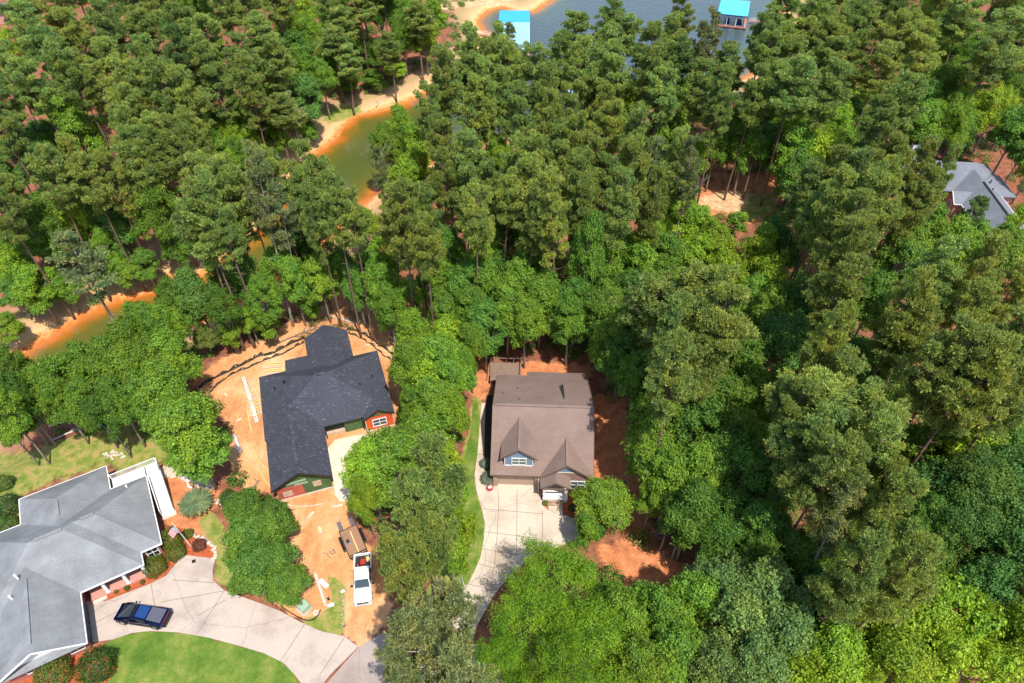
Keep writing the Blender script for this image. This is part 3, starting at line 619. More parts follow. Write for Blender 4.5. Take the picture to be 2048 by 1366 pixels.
mb = MB(); mb.box((-1.3, 6.9, 1.4), (14.8, 10.0, 2.8)); mb.box((4.6, 6.9, 1.39), (7.2, 9.4, 2.78)); mb.box((-4.0, -.3, 1.38), (7.3, 9.7, 2.76)); mb.box((-.2, 12.8, 1.37), (8.6, 5.9, 2.74)); mb.build('wall', M['brickC'], Cc)
mb = MB(); gable_wall(mb, -7.6, -.3, -5.4, 2.7, 3.1, .58); mb.build('gable_wall', M['white'], Cc)
mb = MB(); mb.prism([(-7.9, -6.15, 2.72), (.05, -6.15, 2.72), (.05, -5.42, 3.05), (-7.9, -5.42, 3.05)], .1, True); mb.build('pent_roof', M['roofC'], Cc)
for i, yy in enumerate((-3.9, -1.5)):
    mb = MB(); mb.box((-.31, yy + .3, 1.15), (.08, 2.2, 2.3)); mb.build('garage_door', M['garageC'], Cc)
mb = MB(); mb.box((3.2, .95, .2), (6.1, 1.5, .4)); mb.build('porch_floor', M['porchred'], Cc)
for xx in (2.0, 4.1, 6.1): mb = MB(); mb.box((xx, .45, 1.55), (.3, .3, 2.3)); mb.box((xx, .45, .46), (.38, .38, .12)); mb.build('porch_column', M['white'], Cc)
mb = MB(); mb.box((1.0, .1, .12), (1.4, .45, .24)); mb.build('porch_step', M['trim'], Cc)
window(Cc, 7.35, 2.14, 1.55, 1.2, 1.5); window(Cc, -1.4, -5.2, 1.5, 1.3, 1.4); window(Cc, -5.4, -5.2, 1.5, 1.3, 1.4)
for yy in (4.2, 9.5): window(Cc, 8.26, yy, 1.6, 1.0, 1.3, R(90), 1)
# deck with stairs and white railing on the far side
mb = MB(); mb.box((6.55, 13.55, 1.9), (3.8, 2.3, .14)); mb.box((9.35, 13.55, 1.9), (1.5, 2.3, .14)); deck = mb.build('deck', M['white'], Cc)
mb = MB()
for i in range(14):
    t = i / 13; mb.box((9.55, 12.2 - t * 4.4, 1.82 - 1.72 * t), (1.25, .42, .07))
mb.build('stair', M['white'], deck)
mb = MB(); mb.bar((8.9, 12.3, 1.7), (8.9, 7.7, -.1), .06, .3); mb.bar((10.2, 12.3, 1.7), (10.2, 7.7, -.1), .06, .3); mb.build('stringer', M['white'], deck)
def rail(pts, name, par, sp_=.16, hh=.95, m_=None):
    mb = MB(); m_ = m_ or M['white']
    for a, b in zip(pts, pts[1:]):
        a, b = Vector(a), Vector(b); L = (b - a).length; n = max(1, int(L / sp_))
        mb.bar(a + Vector((0, 0, hh)), b + Vector((0, 0, hh)), .09, .06); mb.bar(a + Vector((0, 0, .12)), b + Vector((0, 0, .12)), .06, .05)
        for i in range(n + 1):
            p = a.lerp(b, i / n); mb.bar(p + Vector((0, 0, .05)), p + Vector((0, 0, hh)), .04)
        for p in (a, b): mb.bar(p, p + Vector((0, 0, hh + .12)), .12)
    return mb.build(name, m_, par)
rail([(4.75, 14.65, 1.95), (10.1, 14.65, 1.95), (10.1, 12.4, 1.95)], 'railing', deck); rail([(10.25, 12.3, 1.9), (10.25, 7.8, .1)], 'railing', deck); rail([(8.82, 12.2, 1.9), (8.82, 7.8, .1)], 'railing', deck)
mb = MB(); mb.box((9.6, 7.45, .05), (1.6, .7, .1)); mb.build('landing', M['palewood'], deck)
for a in (5.0, 7.4, 9.95): mb = MB(); mb.box((a, 14.5, .92), (.14, .14, 1.85)); mb.build('deck_post', M['white'], deck)

# ---- brick house in the trees at the right
D = empty('brick_house_in_trees', (83.1, 99.9, 0), R(-6), 'pink brick house with slate grey roof half hidden by pines, right edge', 'house')
mb = MB(); wing(mb, -.3, 8.2, -.2, 22, 3, .62, 'y', 'gable', 'hip'); wing(mb, -9.5, 10.2, 14.0, 25.2, 3.01, .58, 'x'); wing(mb, 3, 10.9, 13.0, 21.0, 3.02, .5, 'x'); wing(mb, -1.6, 4.2, 9.4, 14.0, 3.03, .6, 'x', 'gable', 'gable')
roof = mb.build('roof', M['roofD'], D); mb = MB(); mb.bar((3.95, .2, 5.68), (3.95, 13.5, 5.68), .3, .07); mb.build('ridge_vent', M['dkmetal'], roof)
for x_, y_ in ((6.5, 15.5), (5.6, 12.4)): mb = MB(); mb.tube([(x_, y_, 3.6), (x_, y_, 5.0)], .11, 8); mb.build('roof_vent', M['dkmetal'], roof)
mb = MB(); edge_trim(mb, [(-.34, -.22, 2.93), (3.95, -.22, 5.57), (8.24, -.22, 2.93), (8.24, 13.0, 2.93)], .1, .2); edge_trim(mb, [(-.34, -.2, 2.93), (-.34, 9.4, 2.93), (-1.64, 9.4, 2.95), (-1.64, 11.7, 4.3), (-1.64, 14, 2.95)], .1, .2); mb.build('gutter', M['white'], D)
mb = MB(); mb.box((3.95, 8.5, 1.4), (7.5, 16.3, 2.8)); gable_wall(mb, .2, 7.7, .2, 0, 3.1, .6); mb.box((.4, 19.6, 1.38), (18.6, 10.2, 2.76)); mb.box((.5, 11.7, 1.39), (3.2, 3.8, 2.78)); mb.box((6.9, 17, 1.37), (7.2, 7.0, 2.74)); mb.build('wall', M['brickD'], D)
mb = MB(); mb.prism([(-1.1, 9.8, 2.7), (-1.1, 13.6, 2.7), (-1.0, 11.7, 4.0)], .1); mb.build('gable_wall', M['brickD'], D)
window(D, -1.12, 11.7, 1.6, 1.2, 1.4, R(-90)); window(D, 2.6, .18, 1.6, 1.3, 1.4); window(D, 5.6, .18, 1.6, 1.3, 1.4)
mb = MB(); mb.box((-4.4, 26.0, 3.2), (1.5, 1.0, 6.4)); ch = mb.build('chimney', M['white'], D); mb = MB(); mb.box((-4.4, 26.0, 6.5), (1.7, 1.2, .18)); mb.tube([(-4.4, 26, 6.5), (-4.4, 26, 7.0)], .25, 10); mb.build('chimney_cap', M['dkmetal'], ch)
# ---- glimpse of a house at the top left corner
x_, y_, z_ = upT(8, 40)
E_ = empty('distant_grey_house', (x_, y_, z_), R(10), 'grey roof barely showing among pines in the top left corner', 'house')
mb = MB(); wing(mb, -9, 2.5, -4, 4, 3, .6, 'x'); mb.build('roof', M['roofD'], E_); mb = MB(); mb.box((-3.2, 0, 1.4), (10.6, 7.2, 2.8)); mb.build('wall', M['brickD'], E_)

# ---- boathouses on the lake
def boathouse(name, label, x0, x1, y0, y1, rz, ze, sl, rm, rm2=None):
    t = empty(name, ((x0 + x1) / 2, (y0 + y1) / 2, WZ), rz, label, 'boathouse', 'covered docks on the lake'); w_, d_ = x1 - x0, y1 - y0
    hw = d_ / 2; zr = ze + hw * sl
    mb = MB(); mb.prism([(-w_ / 2, -hw, ze), (w_ / 2, -hw, ze), (w_ / 2, 0, zr), (-w_ / 2, 0, zr)], .1, True); ro = mb.build('roof', rm2 or rm, t)
    mb = MB(); mb.prism([(w_ / 2, hw, ze), (-w_ / 2, hw, ze), (-w_ / 2, 0, zr + .002), (w_ / 2, 0, zr + .002)], .1, True); mb.build('roof', rm, t)
    mb = MB(); n = int(w_ / .6)
    for i in range(n + 1):
        xx = -w_ / 2 + w_ * i / n; mb.bar((xx, -hw, ze + .02), (xx, 0, zr + .02), .05, .04); mb.bar((xx, hw, ze + .02), (xx, 0, zr + .02), .05, .04)
    mb.build('seam', rm, ro)
    mb = MB(); edge_trim(mb, [(-w_ / 2, -hw - .05, ze - .1), (w_ / 2, -hw - .05, ze - .1)], .1, .3); edge_trim(mb, [(w_ / 2 + .05, -hw, ze - .1), (w_ / 2 + .05, 0, zr - .1), (w_ / 2 + .05, hw, ze - .1)], .1, .3); edge_trim(mb, [(-w_ / 2 - .05, -hw, ze - .1), (-w_ / 2 - .05, 0, zr - .1), (-w_ / 2 - .05, hw, ze - .1)], .1, .3)
    mb.build('roof_edge', M['dkblue'], t)
    n = 4
    for i in range(n):
        for yy in (-hw + .4, hw - .4):
            xx = -w_ / 2 + .4 + (w_ - .8) * i / (n - 1); mb = MB(); mb.bar((xx, yy, -1), (xx, yy, ze), .18); mb.build('post', M['white'], t)
    mb = MB(); mb.box((0, -hw + .3, .55), (w_ + .4, 1.1, .2)); mb.box((-w_ / 2 + .3, .55, .548), (.9, d_ - 1.0, .2)); mb.box((w_ / 2 - .3, .55, .548), (.9, d_ - 1.0, .2)); mb.build('dock_deck', M['dock_red'], t)
    return t
t1 = boathouse('boathouse', 'blue roofed covered dock in front of the orange sand spit', -4.0, 5.3, 193.5, 225.5, R(-1), 4.2, .12, M['blue_roof'], M['pale_blue_roof'])
t2 = boathouse('boathouse', 'teal roofed covered dock with boats under it, top right of the lake', 65.8, 75.0, 221.5, 236.5, R(-17), 4.0, .1, M['teal_roof'])
t3 = boathouse('boathouse', 'pale blue roofed dock seen only in glimpses through the lakeside pines', 13.0, 20.5, 163.5, 173, R(-5), 3.6, .1, M['pale_blue_roof'])
def boat(name, label, x, y, rz, L=6.0, W=2.2, m_=None):
    t = empty(name, (x, y, WZ), rz, label, 'boat', 'boats under the docks')
    rings = []
    for u_, hw, zb_, zt in ((-1, .9, .1, .7), (-.6, 1, 0, .7), (0, 1, 0, .72), (.5, .85, .02, .8), (.8, .5, .15, .88), (1, .06, .45, .95)):
        xx = u_ * L / 2; ww = hw * W / 2; rings.append([(xx, -ww, zt), (xx, -ww * .8, (zb_ + zt) / 2 - .1), (xx, 0, zb_), (xx, ww * .8, (zb_ + zt) / 2 - .1), (xx, ww, zt)])
    mb = MB(); mb.loft(rings); mb.build('hull', M['white'], t)
    rings = []
    for u_, hw, zt in ((-.97, .85, .75), (-.5, .92, 1.3), (.1, .9, 1.45), (.6, .7, 1.0), (.95, .1, .97)):
        xx = u_ * L / 2; ww = hw * W / 2; rings.append([(xx, -ww, .72), (xx, -ww * .6, zt), (xx, ww * .6, zt), (xx, ww, .72)])
    mb = MB(); mb.loft(rings); mb.build('cover', m_ or M['dkblue'], t); return t
boat('boat', 'blue covered boat in the left bay of the teal roofed dock', 68.3, 226.5, R(73)); boat('boat', 'blue covered boat in the right bay of the teal roofed dock', 71.8, 225.4, R(73))
def gangway(label, p, q, wd, z0, z1):
    t = empty('gangway', (p[0], p[1], 0), 0, label, 'gangway', 'gangways to the docks'); d = Vector((q[0] - p[0], q[1] - p[1], 0)); n = Vector((-d.y, d.x, 0)).normalized() * wd / 2
    mb = MB(); mb.bar((0, 0, z0), (d.x, d.y, z1), wd, .14); mb.build('walk_deck', M['dock_red'], t)
    for s in (-1, 1):
        mb = MB(); k_ = 9
        a = Vector((0, 0, z0)) + n * s; b = Vector((d.x, d.y, z1)) + n * s
        mb.bar(a + Vector((0, 0, .9)), b + Vector((0, 0, .9)), .07); mb.bar(a + Vector((0, 0, .5)), b + Vector((0, 0, .5)), .05)
        for i in range(k_ + 1): c = a.lerp(b, i / k_); mb.bar(c, c + Vector((0, 0, .9)), .06)
        mb.build('handrail', M['white'], t)
gangway('long red boarded gangway from the sand bank to the blue roofed dock', (-16.6, 217.0), (-4.2, 212.2), 1.5, -3.9, -4.35); gangway('grey gangway from the teal roofed dock to the right shore', (75.2, 226), (86, 222), 1.4, -4.3, -3.2)

# ------------------------------------------------------------------ trees: prototypes (crown + trunk meshes, shared by the copies)
def leaf_quads(P, N, size, rs, slim=1.0, jit=.5):
    """P centres (n,3), N outward directions (n,3), size (n,)"""
    n = len(P); N = N + rs.normal(0, jit, (n, 3)); N /= np.linalg.norm(N, axis=1, keepdims=True) + 1e-9
    T = rs.normal(0, 1, (n, 3)); T -= (T * N).sum(1, keepdims=True) * N; T /= np.linalg.norm(T, axis=1, keepdims=True) + 1e-9
    B = np.cross(N, T); a = T * size[:, None] * .5; b = B * size[:, None] * .5 * slim
    return np.stack([P - a, P + b * .9 - a * .1, P + a, P - b * .9 - a * .1], 1)
def sph(rs, n, zmin=-1.0):
    z = rs.uniform(zmin, 1, n); t = rs.uniform(0, 2 * math.pi, n); r = np.sqrt(np.maximum(0, 1 - z * z)); return np.stack([r * np.cos(t), r * np.sin(t), z], 1)
def proto_mesh(V, m_, name): o = quads(name, V, m_, False); me = o.data; bpy.data.objects.remove(o); return me
def mesh_of(mb, m_, name, smooth=True):
    o = mb.build(name, m_, None, smooth); me = o.data; bpy.data.objects.remove(o); return me
def broad(seed, Rr, Ht, nl, per, leaf, slim=.75, drop=.0, zlow=.3, lobe=(.26, .40)):
    rs = np.random.RandomState(seed); zc = Ht * .60; hz = Ht * .40
    D = sph(rs, nl, -.55); rr = rs.uniform(.45, 1.0, nl) ** .6
    asym = 1 + .16 * np.sin(2 * np.arctan2(D[:, 1], D[:, 0]) + rs.uniform(0, 6)) + .12 * np.sin(3 * np.arctan2(D[:, 1], D[:, 0]) + rs.uniform(0, 6))
    Cn = D * rr[:, None]; Cn[:, :2] *= (Rr * .76 * asym)[:, None]; Cn[:, 2] = zc + Cn[:, 2] * hz * .82
    lr = rs.uniform(*lobe, nl) * Rr
    out = []
    for c_, r_ in zip(Cn, lr):
        n = int(per * (r_ / (.33 * Rr)) ** 2); d = sph(rs, n, -.5); s_ = rs.uniform(.55, 1.06, n)
        ph = rs.uniform(0, 6, 6); a = np.arctan2(d[:, 1], d[:, 0]); bumpy = 1 + .14 * np.sin(5 * a + ph[0]) * np.cos(4 * d[:, 2] + ph[1]) + .1 * np.sin(9 * a + 7 * d[:, 2] + ph[2])
        p = c_ + d * (r_ * s_ * bumpy)[:, None] * np.array([1, 1, .72])
        keep = rs.uniform(0, 1, n) > (drop + .22) * (1 + np.sin(a * 3 + ph[3]) * np.cos(d[:, 2] * 5 + ph[4]))
        ns = max(4, int(9 * r_ / (.33 * Rr))); sd = sph(rs, ns, -.35); q = np.repeat(c_ + sd * np.array([1, 1, .75]) * (r_ * rs.uniform(.9, 1.2, ns))[:, None], 26, 0); q = q + rs.normal(0, .085 * Rr ** .5 * 1.3, q.shape) * np.array([1, 1, .6])
        out.append(leaf_quads(q, np.repeat(sd, 26, 0) + np.array([0, 0, .7]), rs.uniform(.6, 1.2, len(q)) * leaf, rs, slim, .6))
        out.append(leaf_quads(p[keep], d[keep] + np.array([0, 0, .7]), rs.uniform(.7, 1.35, keep.sum()) * leaf, rs, slim, .55))
    V = np.concatenate(out); crown = proto_mesh(V, M['leaf'], 'crown')
    mb = MB(); r0 = .032 * Rr + .07; top = zc
    bx_, by_ = rs.uniform(-.3, .3, 2); trunk = [Vector((0, 0, -.6)), Vector((bx_ * .3, by_ * .3, Ht * .2)), Vector((bx_, by_, Ht * .42)), Vector((bx_ * .6, by_ * .5, top))]
    mb.tube(trunk, [r0 * 1.25, r0, r0 * .75, r0 * .4], 8)
    for c_ in Cn[:min(nl, 16)]:
        s_ = trunk[1].lerp(trunk[3], rs.uniform(.2, .9)); e = Vector(c_); m_ = s_.lerp(e, .5) + Vector((0, 0, -.25)); mb.tube([s_, m_, e], [r0 * .38, r0 * .22, r0 * .07], 5, False)
        for _ in range(2): e2 = e + Vector(rs.normal(0, .35 * Rr * .35, 3)); mb.tube([m_, e2], [r0 * .14, r0 * .05], 4, False)
    return crown, mesh_of(mb, M['bark_grey'], 'trunk')
def pine(seed, Rr, Ht, zlow, nb, tufts, per=5, blade=.46, wid=.085, pale=False, leanx=0):
    rs = np.random.RandomState(seed); mb = MB(); k_ = 7; ph = rs.uniform(0, 6, 2)
    tp = lambda z: Vector((.35 * math.sin(z / Ht * 3 + ph[0]) + leanx * max(0, z / Ht) ** 1.5, .35 * math.sin(z / Ht * 2.6 + ph[1]), z))
    off = tp(0); zs = [-.6, 2, 6, 10, 14, 18, 22, Ht * .97]; r0 = .30
    mb.tube([tp(z) - off + Vector((0, 0, off.z)) for z in zs], [r0 * (1.15 if z < 0 else max(.16, 1 - z / Ht * .85)) for z in zs], 8)
    cents = []; 
    for i in range(nb):
        t = rs.uniform(0, 1) ** .85; z = zlow + (Ht - zlow) * t * .96; prof = math.sin(min(1, (.18 + (1 - t) * .95)) * math.pi * .5) * (1 if t > .25 else .55 + 1.8 * t * rs.uniform(.5, 1))
        L = Rr * prof * rs.uniform(.55, 1.05); a = i * 2.399 + rs.uniform(-.5, .5); s_ = tp(z) - off + Vector((0, 0, off.z)); rise = rs.uniform(.05, .45) * L + t * L * .25
        e = s_ + Vector((math.cos(a) * L, math.sin(a) * L, rise)); mid = s_.lerp(e, .5) + Vector((0, 0, -.08 * L))
        mb.tube([s_, mid, e], [.075, .05, .02], 5, False)
        nc = max(3, int(L * 1.9))
        for j in range(nc):
            f = rs.uniform(.38, 1.03); q = s_.lerp(e, f) + Vector((0, 0, -.08 * L * math.sin(f * 3.14))); lat = rs.uniform(-.42, .42) * L * (1.15 - f * .5)
            c_ = q + Vector((-math.sin(a) * lat, math.cos(a) * lat, rs.uniform(.0, .5))); mb.tube([s_.lerp(e, f * .8), c_], [.03, .012], 4, False); cents.append(c_)
    for _ in range(7):   # dead stubs under the crown
        z = rs.uniform(zlow * .55, zlow); a = rs.uniform(0, 6.28); L = rs.uniform(.6, 2.2); s_ = tp(z) - off + Vector((0, 0, off.z)); mb.tube([s_, s_ + Vector((math.cos(a) * L, math.sin(a) * L, .15 * L))], [.05, .015], 4, False)
    cents = np.array([tuple(c_) for c_ in cents]); n = len(cents); per_c = max(6, int(tufts / n)); out = []
    T = np.repeat(cents, per_c, 0); sc_ = np.repeat(rs.uniform(.40, .85, n), per_c); d = sph(rs, len(T), -.5); rad = rs.uniform(.15, 1.0, len(T)) ** .6
    P = T + d * (rad * sc_)[:, None] * np.array([1.0, 1.0, .48]); up_ = d * .8 + np.array([0, 0, .55])
    P = np.repeat(P, per, 0); U = np.repeat(up_, per, 0) + rs.normal(0, .75, (len(P), 3)); U /= np.linalg.norm(U, axis=1, keepdims=True); ln = rs.uniform(.6, 1.2, len(P)) * blade
    S = np.cross(U, rs.normal(0, 1, U.shape)); S /= np.linalg.norm(S, axis=1, keepdims=True) + 1e-9; S *= (wid * rs.uniform(.7, 1.3, len(P)))[:, None]; E = P + U * ln[:, None]
    V = np.stack([P - S * .5, P + S * .5, E + S * .9, E - S * .9], 1)
    return proto_mesh(V, M['needle'], 'crown'), mesh_of(mb, M['bark_grey' if pale else 'bark_pine'], 'trunk')
PINES = [pine(100 + i, (4.5, 4.9, 4.1, 4.6, 4.3, 4.8)[i], 27, (15.5, 17.5, 14, 16.5, 18.5, 15)[i], (48, 40, 60, 36, 32, 52)[i], 5600, 6, .40, .050, False, (0, .8, -.6, 1.2, -.4, .2)[i]) for i in range(6)]
PINEL = [pine(140 + i, 6.5, 27, 15 + i, 84, 13500, 6, .33, .042) for i in range(3)]
PINES_SP = [pine(160 + i, 4.2, 26, 13.5, 34, 2600, 5, .42, .055, True) for i in range(2)]
BROAD = [broad(200 + i, 4.0, 12, 38, 900, .26, lobe=(.17, .38)) for i in range(5)]
BROADL = [broad(240 + i, 6.5, 15, 78, 1150, .24, lobe=(.12, .28)) for i in range(3)]
BROADT = [broad(260 + i, 4.5, 12, 30, 760, .32, .7, .42, lobe=(.18, .34)) for i in range(2)]
FEATH = [broad(280, 8.0, 15, 150, 1000, .34, .26, .12, lobe=(.09, .19))]
SMALL = [broad(300 + i, 2.0, 5, 16, 330, .24, lobe=(.3, .46)) for i in range(2)]

COLS = {'p': (.300, .385, .088), 'py': (.34, .38, .075), 'pd': (.205, .295, .07), 'ps': (.30, .34, .12), 'l': (.275, .420, .034), 'g': (.190, .330, .036), 'd': (.135, .260, .036), 't': (.125, .250, .050), 's': (.200, .310, .078), 'f': (.180, .345, .026), 'o': (.22, .26, .05)}
LOOK = {'p': 'olive green pine', 'py': 'yellowish pine', 'pd': 'dark green pine', 'ps': 'thin sparse pine', 'l': 'bright lime leafy tree', 'g': 'mid green leafy tree', 'd': 'deep green leafy tree', 't': 'bluish green leafy tree', 's': 'grey green leafy tree', 'f': 'feathery green tree', 'o': 'brownish green leafy tree'}
def region(u, v):
    if v < -10: return ('top edge, left of the sand' if u < 900 else 'top edge at right'), 0
    if u < 600 and v < 440: return 'wood left of the cove', v / 63
    if u < 1420 and v < 420: return 'pines by the lakeshore', (v - 30) / 63
    if v < 420: return 'wood above the brick house', v / 63
    if u < 480 and v < 900: return 'trees behind the grey house', (v - 420) / 70
    if u < 735 and v < 700: return 'trees behind the charcoal roof', (v - 420) / 70
    if u < 1200 and v < 735: return 'trees behind the brown house', (v - 400) / 63
    if u < 960 and v < 1400: return 'trees between the two driveways', (v - 650) / 110
    if v < 740: return 'middle of the right wood', (v - 420) / 63
    if v < 1080: return 'right wood beside the brown house', (v - 740) / 80
    return 'wood along the bottom right', (v - 1080) / 90
NUMW = ['first', 'second', 'third', 'fourth', 'fifth', 'sixth', 'seventh', 'eighth', 'ninth', 'tenth', 'eleventh', 'twelfth', 'thirteenth', 'fourteenth', 'fifteenth']
TREES = []      # (u, v, r, type, own label or None, base or None, height or None)
def T(s, **k):
    for ln in s.split(';'):
        p = ln.split()
        if len(p) >= 4: TREES.append(dict(u=float(p[0]), v=float(p[1]), r=float(p[2]), t=p[3], h=float(p[4]) if len(p) > 4 else None, **k))
# wood left of the cove
T("45 20 42 p;120 45 46 py;205 34 40 p;273 20 40 p;154 79 40 p;68 58 42 p;212 70 40 p;294 79 46 p;342 38 40 d;393 27 40 p;427 99 44 p;461 22 38 p;506 44 40 p;506 92 44 p;555 25 38 p;"
  "581 60 42 g;600 18 34 l;666 20 42 d;620 80 40 g;683 51 42 p 20;720 25 40 p 21;760 20 42 d;800 28 40 g;835 40 36 p 20;866 42 30 l;850 75 34 l;805 75 36 g;762 104 38 d 10;780 98 34 p 17;714 85 38 d 12;667 90 40 p 18;690 122 34 p 17;650 132 38 g 10;645 160 28 g;"
  "375 70 40 p;222 137 44 p;120 118 44 pd;34 106 40 l;75 108 38 d;27 150 42 p;170 112 36 g;350 120 42 pd;290 147 44 p;345 160 36 d;427 147 42 p;390 112 38 p;470 130 38 p;547 130 40 p;590 112 38 d;"
  "79 180 42 p;130 165 42 p;180 190 40 pd;171 150 36 d;325 190 42 p;268 195 42 p;215 190 42 p;376 205 42 p;444 185 42 p;496 172 42 p;400 165 32 t;547 165 40 p 20;581 178 38 g 11;612 200 38 t;600 140 36 g;"
  "20 215 42 p;62 228 42 p;140 240 46 p;215 235 38 d;256 243 44 p;308 222 42 p;359 243 42 p;405 235 36 g;427 222 36 l;455 225 34 t;513 230 38 l;480 250 36 g;555 232 40 p 18;585 222 34 ps 16;590 240 22 g;"
  "30 280 44 p;100 290 42 t;171 285 46 p;215 290 40 d;256 290 46 p;325 278 42 p;390 278 42 p;440 270 34 d;466 283 36 l;500 290 30 l;520 265 32 g;555 275 28 g;"
  "34 335 40 t;103 345 42 t;171 335 44 py;215 340 40 d;260 340 46 p;312 325 40 p;360 330 36 p;400 325 40 p;440 320 36 g;475 320 30 d;80 310 36 d;"
  "20 385 42 p;85 390 46 p;147 408 36 l;135 370 34 t;190 375 40 p;222 372 34 d;230 405 38 p;20 430 40 p;60 440 38 l;105 440 42 g;160 450 40 l;205 440 42 d;250 420 30 d;20 480 36 g;15 530 34 l;75 480 42 d;120 490 42 d;40 500 30 d")
for i_ in range(21): TREES.append(dict(u=-20 + i_ * 41.0 + (i_ > 14) * 3, v=-28.0 - 9 * (i_ % 3), r=42, t='pgpd'[i_ % 4].replace('d', 'p') if i_ % 5 else 'd', h=None))
for i_ in range(12): TREES.append(dict(u=1640 + i_ * 38.0, v=-28.0 - 9 * (i_ % 3), r=44, t='gpd'[i_ % 3], h=None))
# behind the grey house and near the cove
T("85 622 46 l 12;171 537 62 ps 24;300 466 60 g 22;240 470 36 d;212 500 26 g;280 386 46 p;393 600 46 t;345 600 30 d;340 660 36 g;290 650 44 g;325 670 46 g;256 690 44 g;410 675 28 o 6;461 672 22 l 6;500 640 26 g 8;"
  "180 745 46 g;137 770 50 g;230 740 48 g;273 755 50 g;342 725 46 g;27 735 36 d;30 800 44 d;55 815 34 d;90 775 40 g;118 802 38 g;212 836 36 d;180 810 42 g;240 810 42 g;300 800 50 g;342 815 60 g;380 865 72 g;330 770 44 g;14 850 34 d;395 905 60 g 12;260 780 40 l")
# cove side pines in front of the water
T("410 386 52 p;460 393 46 p;393 450 54 p;445 430 46 p;530 362 42 ps;510 400 46 ps;560 380 46 p;548 425 40 ps;600 362 46 p;650 385 34 p;612 410 44 p;640 452 40 p;700 455 34 p;590 450 36 p;470 480 40 p;"
  "598 505 42 d;560 545 40 g;496 564 44 d;530 600 36 g;581 575 36 g;640 560 40 g;683 500 40 g;681 545 36 g;720 500 34 l;440 560 30 d;555 500 26 g;600 610 26 g 8;730 450 30 l 11;540 655 22 l 6;445 620 34 d;715 575 34 d;620 650 16 l 3")
# trees standing by the lake and behind the brown house
T("786 258 30 g 16;767 296 30 g 16;833 290 24 l;800 290 24 g;895 120 36 ps;870 165 34 p;895 175 42 p;943 118 38 p;998 112 30 p;1030 92 28 ps;976 145 40 p;928 155 40 p;909 207 46 p;952 226 42 p;1024 145 42 p;1071 105 42 p;1071 150 42 p;1071 195 42 p;1014 200 42 p;1000 262 46 g;970 190 40 p;"
  "860 235 36 p;878 270 34 p;930 275 36 g;900 310 36 p;995 315 32 g;943 335 52 p;1040 245 38 p;1090 250 40 p;833 336 36 l;810 368 40 l;767 385 22 l 8;850 300 30 l 12;752 350 22 ps 20;833 431 44 p;928 400 44 p;938 445 42 p;880 380 40 p;1024 350 44 p;1071 336 46 p;1119 317 48 p;1071 393 46 p;1143 383 44 p;1181 345 44 p;980 390 40 p;"
  "1126 128 44 p;1151 80 46 p;1098 200 34 p;1151 150 40 p;1160 130 36 p;1185 195 36 p;1190 60 38 pd;1223 55 42 p;1254 75 42 p;1202 115 44 p;1228 165 44 p;1195 238 36 p;1126 260 44 p;1295 120 42 p;1295 160 44 py;1250 210 44 p;1215 265 44 p;1280 255 40 l;1346 52 36 p;1341 95 36 p;1346 140 42 pd;1310 205 44 p;1410 75 32 ps;1408 110 26 ps;1269 305 46 p;1203 315 50 p;1150 300 42 p;1330 285 44 l;1387 160 30 l;1390 225 44 o;1355 225 40 p;1392 320 30 l;1350 335 42 p;1400 190 40 p;1420 265 40 g;"
  "1014 455 44 d;880 455 40 d;952 493 44 g;890 505 44 d;871 560 46 g;976 517 48 g;976 574 48 g;1014 625 50 g;930 580 44 d;940 625 40 d;1071 526 52 g;1040 575 48 g;1081 600 50 g;1119 500 44 g;1167 550 50 d;1150 610 46 d;1176 640 46 d;1120 650 44 g;1110 440 40 d;1060 440 44 p;1126 430 46 p;1168 436 38 p;1151 395 42 p;1000 420 40 p;767 517 38 l;728 493 36 l;767 585 44 g;740 545 40 g;780 620 36 g;800 560 34 g;800 450 44 p;850 510 40 p;820 600 30 g;980 670 44 d;1050 660 46 g;890 640 36 d;1000 560 40 d")
T("833 680 42 l;905 682 44 l;880 730 54 g;850 770 50 l;820 740 44 g;905 770 44 g;870 820 52 g;905 830 36 l;830 820 34 g;940 700 34 g;925 745 30 g")
# upper right wood
T("1459 149 48 p;1440 200 40 p;1525 92 42 p;1561 51 44 p;1520 140 44 p;1571 138 54 p;1600 90 46 p;1643 40 50 p;1638 103 56 p;1715 67 56 p;1690 25 46 d;1782 92 56 p;1782 38 50 pd;1756 149 50 p;1792 170 44 l;1740 20 44 g;1869 31 46 g;1830 20 46 d;1879 97 50 g;1830 115 46 p;1930 51 48 p;1992 87 54 p;2023 31 48 d;1975 25 46 g;1946 118 48 g;1971 144 50 p;2033 145 46 d;1859 175 44 d;1910 179 46 g;1587 190 54 p;1540 195 44 p;1705 179 44 l;1730 220 46 l;1664 140 48 p;1640 190 48 p;1792 231 54 p;"
  "1525 240 50 g;1469 267 48 g;1490 300 40 g;1530 298 38 d;1587 262 56 l;1654 256 54 l;1700 250 40 d;1587 312 50 g;1638 318 50 l;1894 267 54 g;1946 226 48 l;1987 225 46 l;1997 270 46 d;2033 205 46 d;2038 328 34 l;1840 258 40 g;1840 215 44 d;1965 296 30 d;2040 372 28 d;1680 310 36 g;1430 300 30 g;1850 285 28 g;1590 360 44 d;1755 265 44 p;2040 90 40 p;1915 282 30 d")
T('1330 190 36 p;1440 172 34 p 22;1470 208 36 g;1500 192 34 p;1548 178 34 d;1562 112 34 p;1430 240 34 d')
T('120 592 34 g 9;30 588 34 d 9;205 578 32 g 10;15 655 32 g 8')
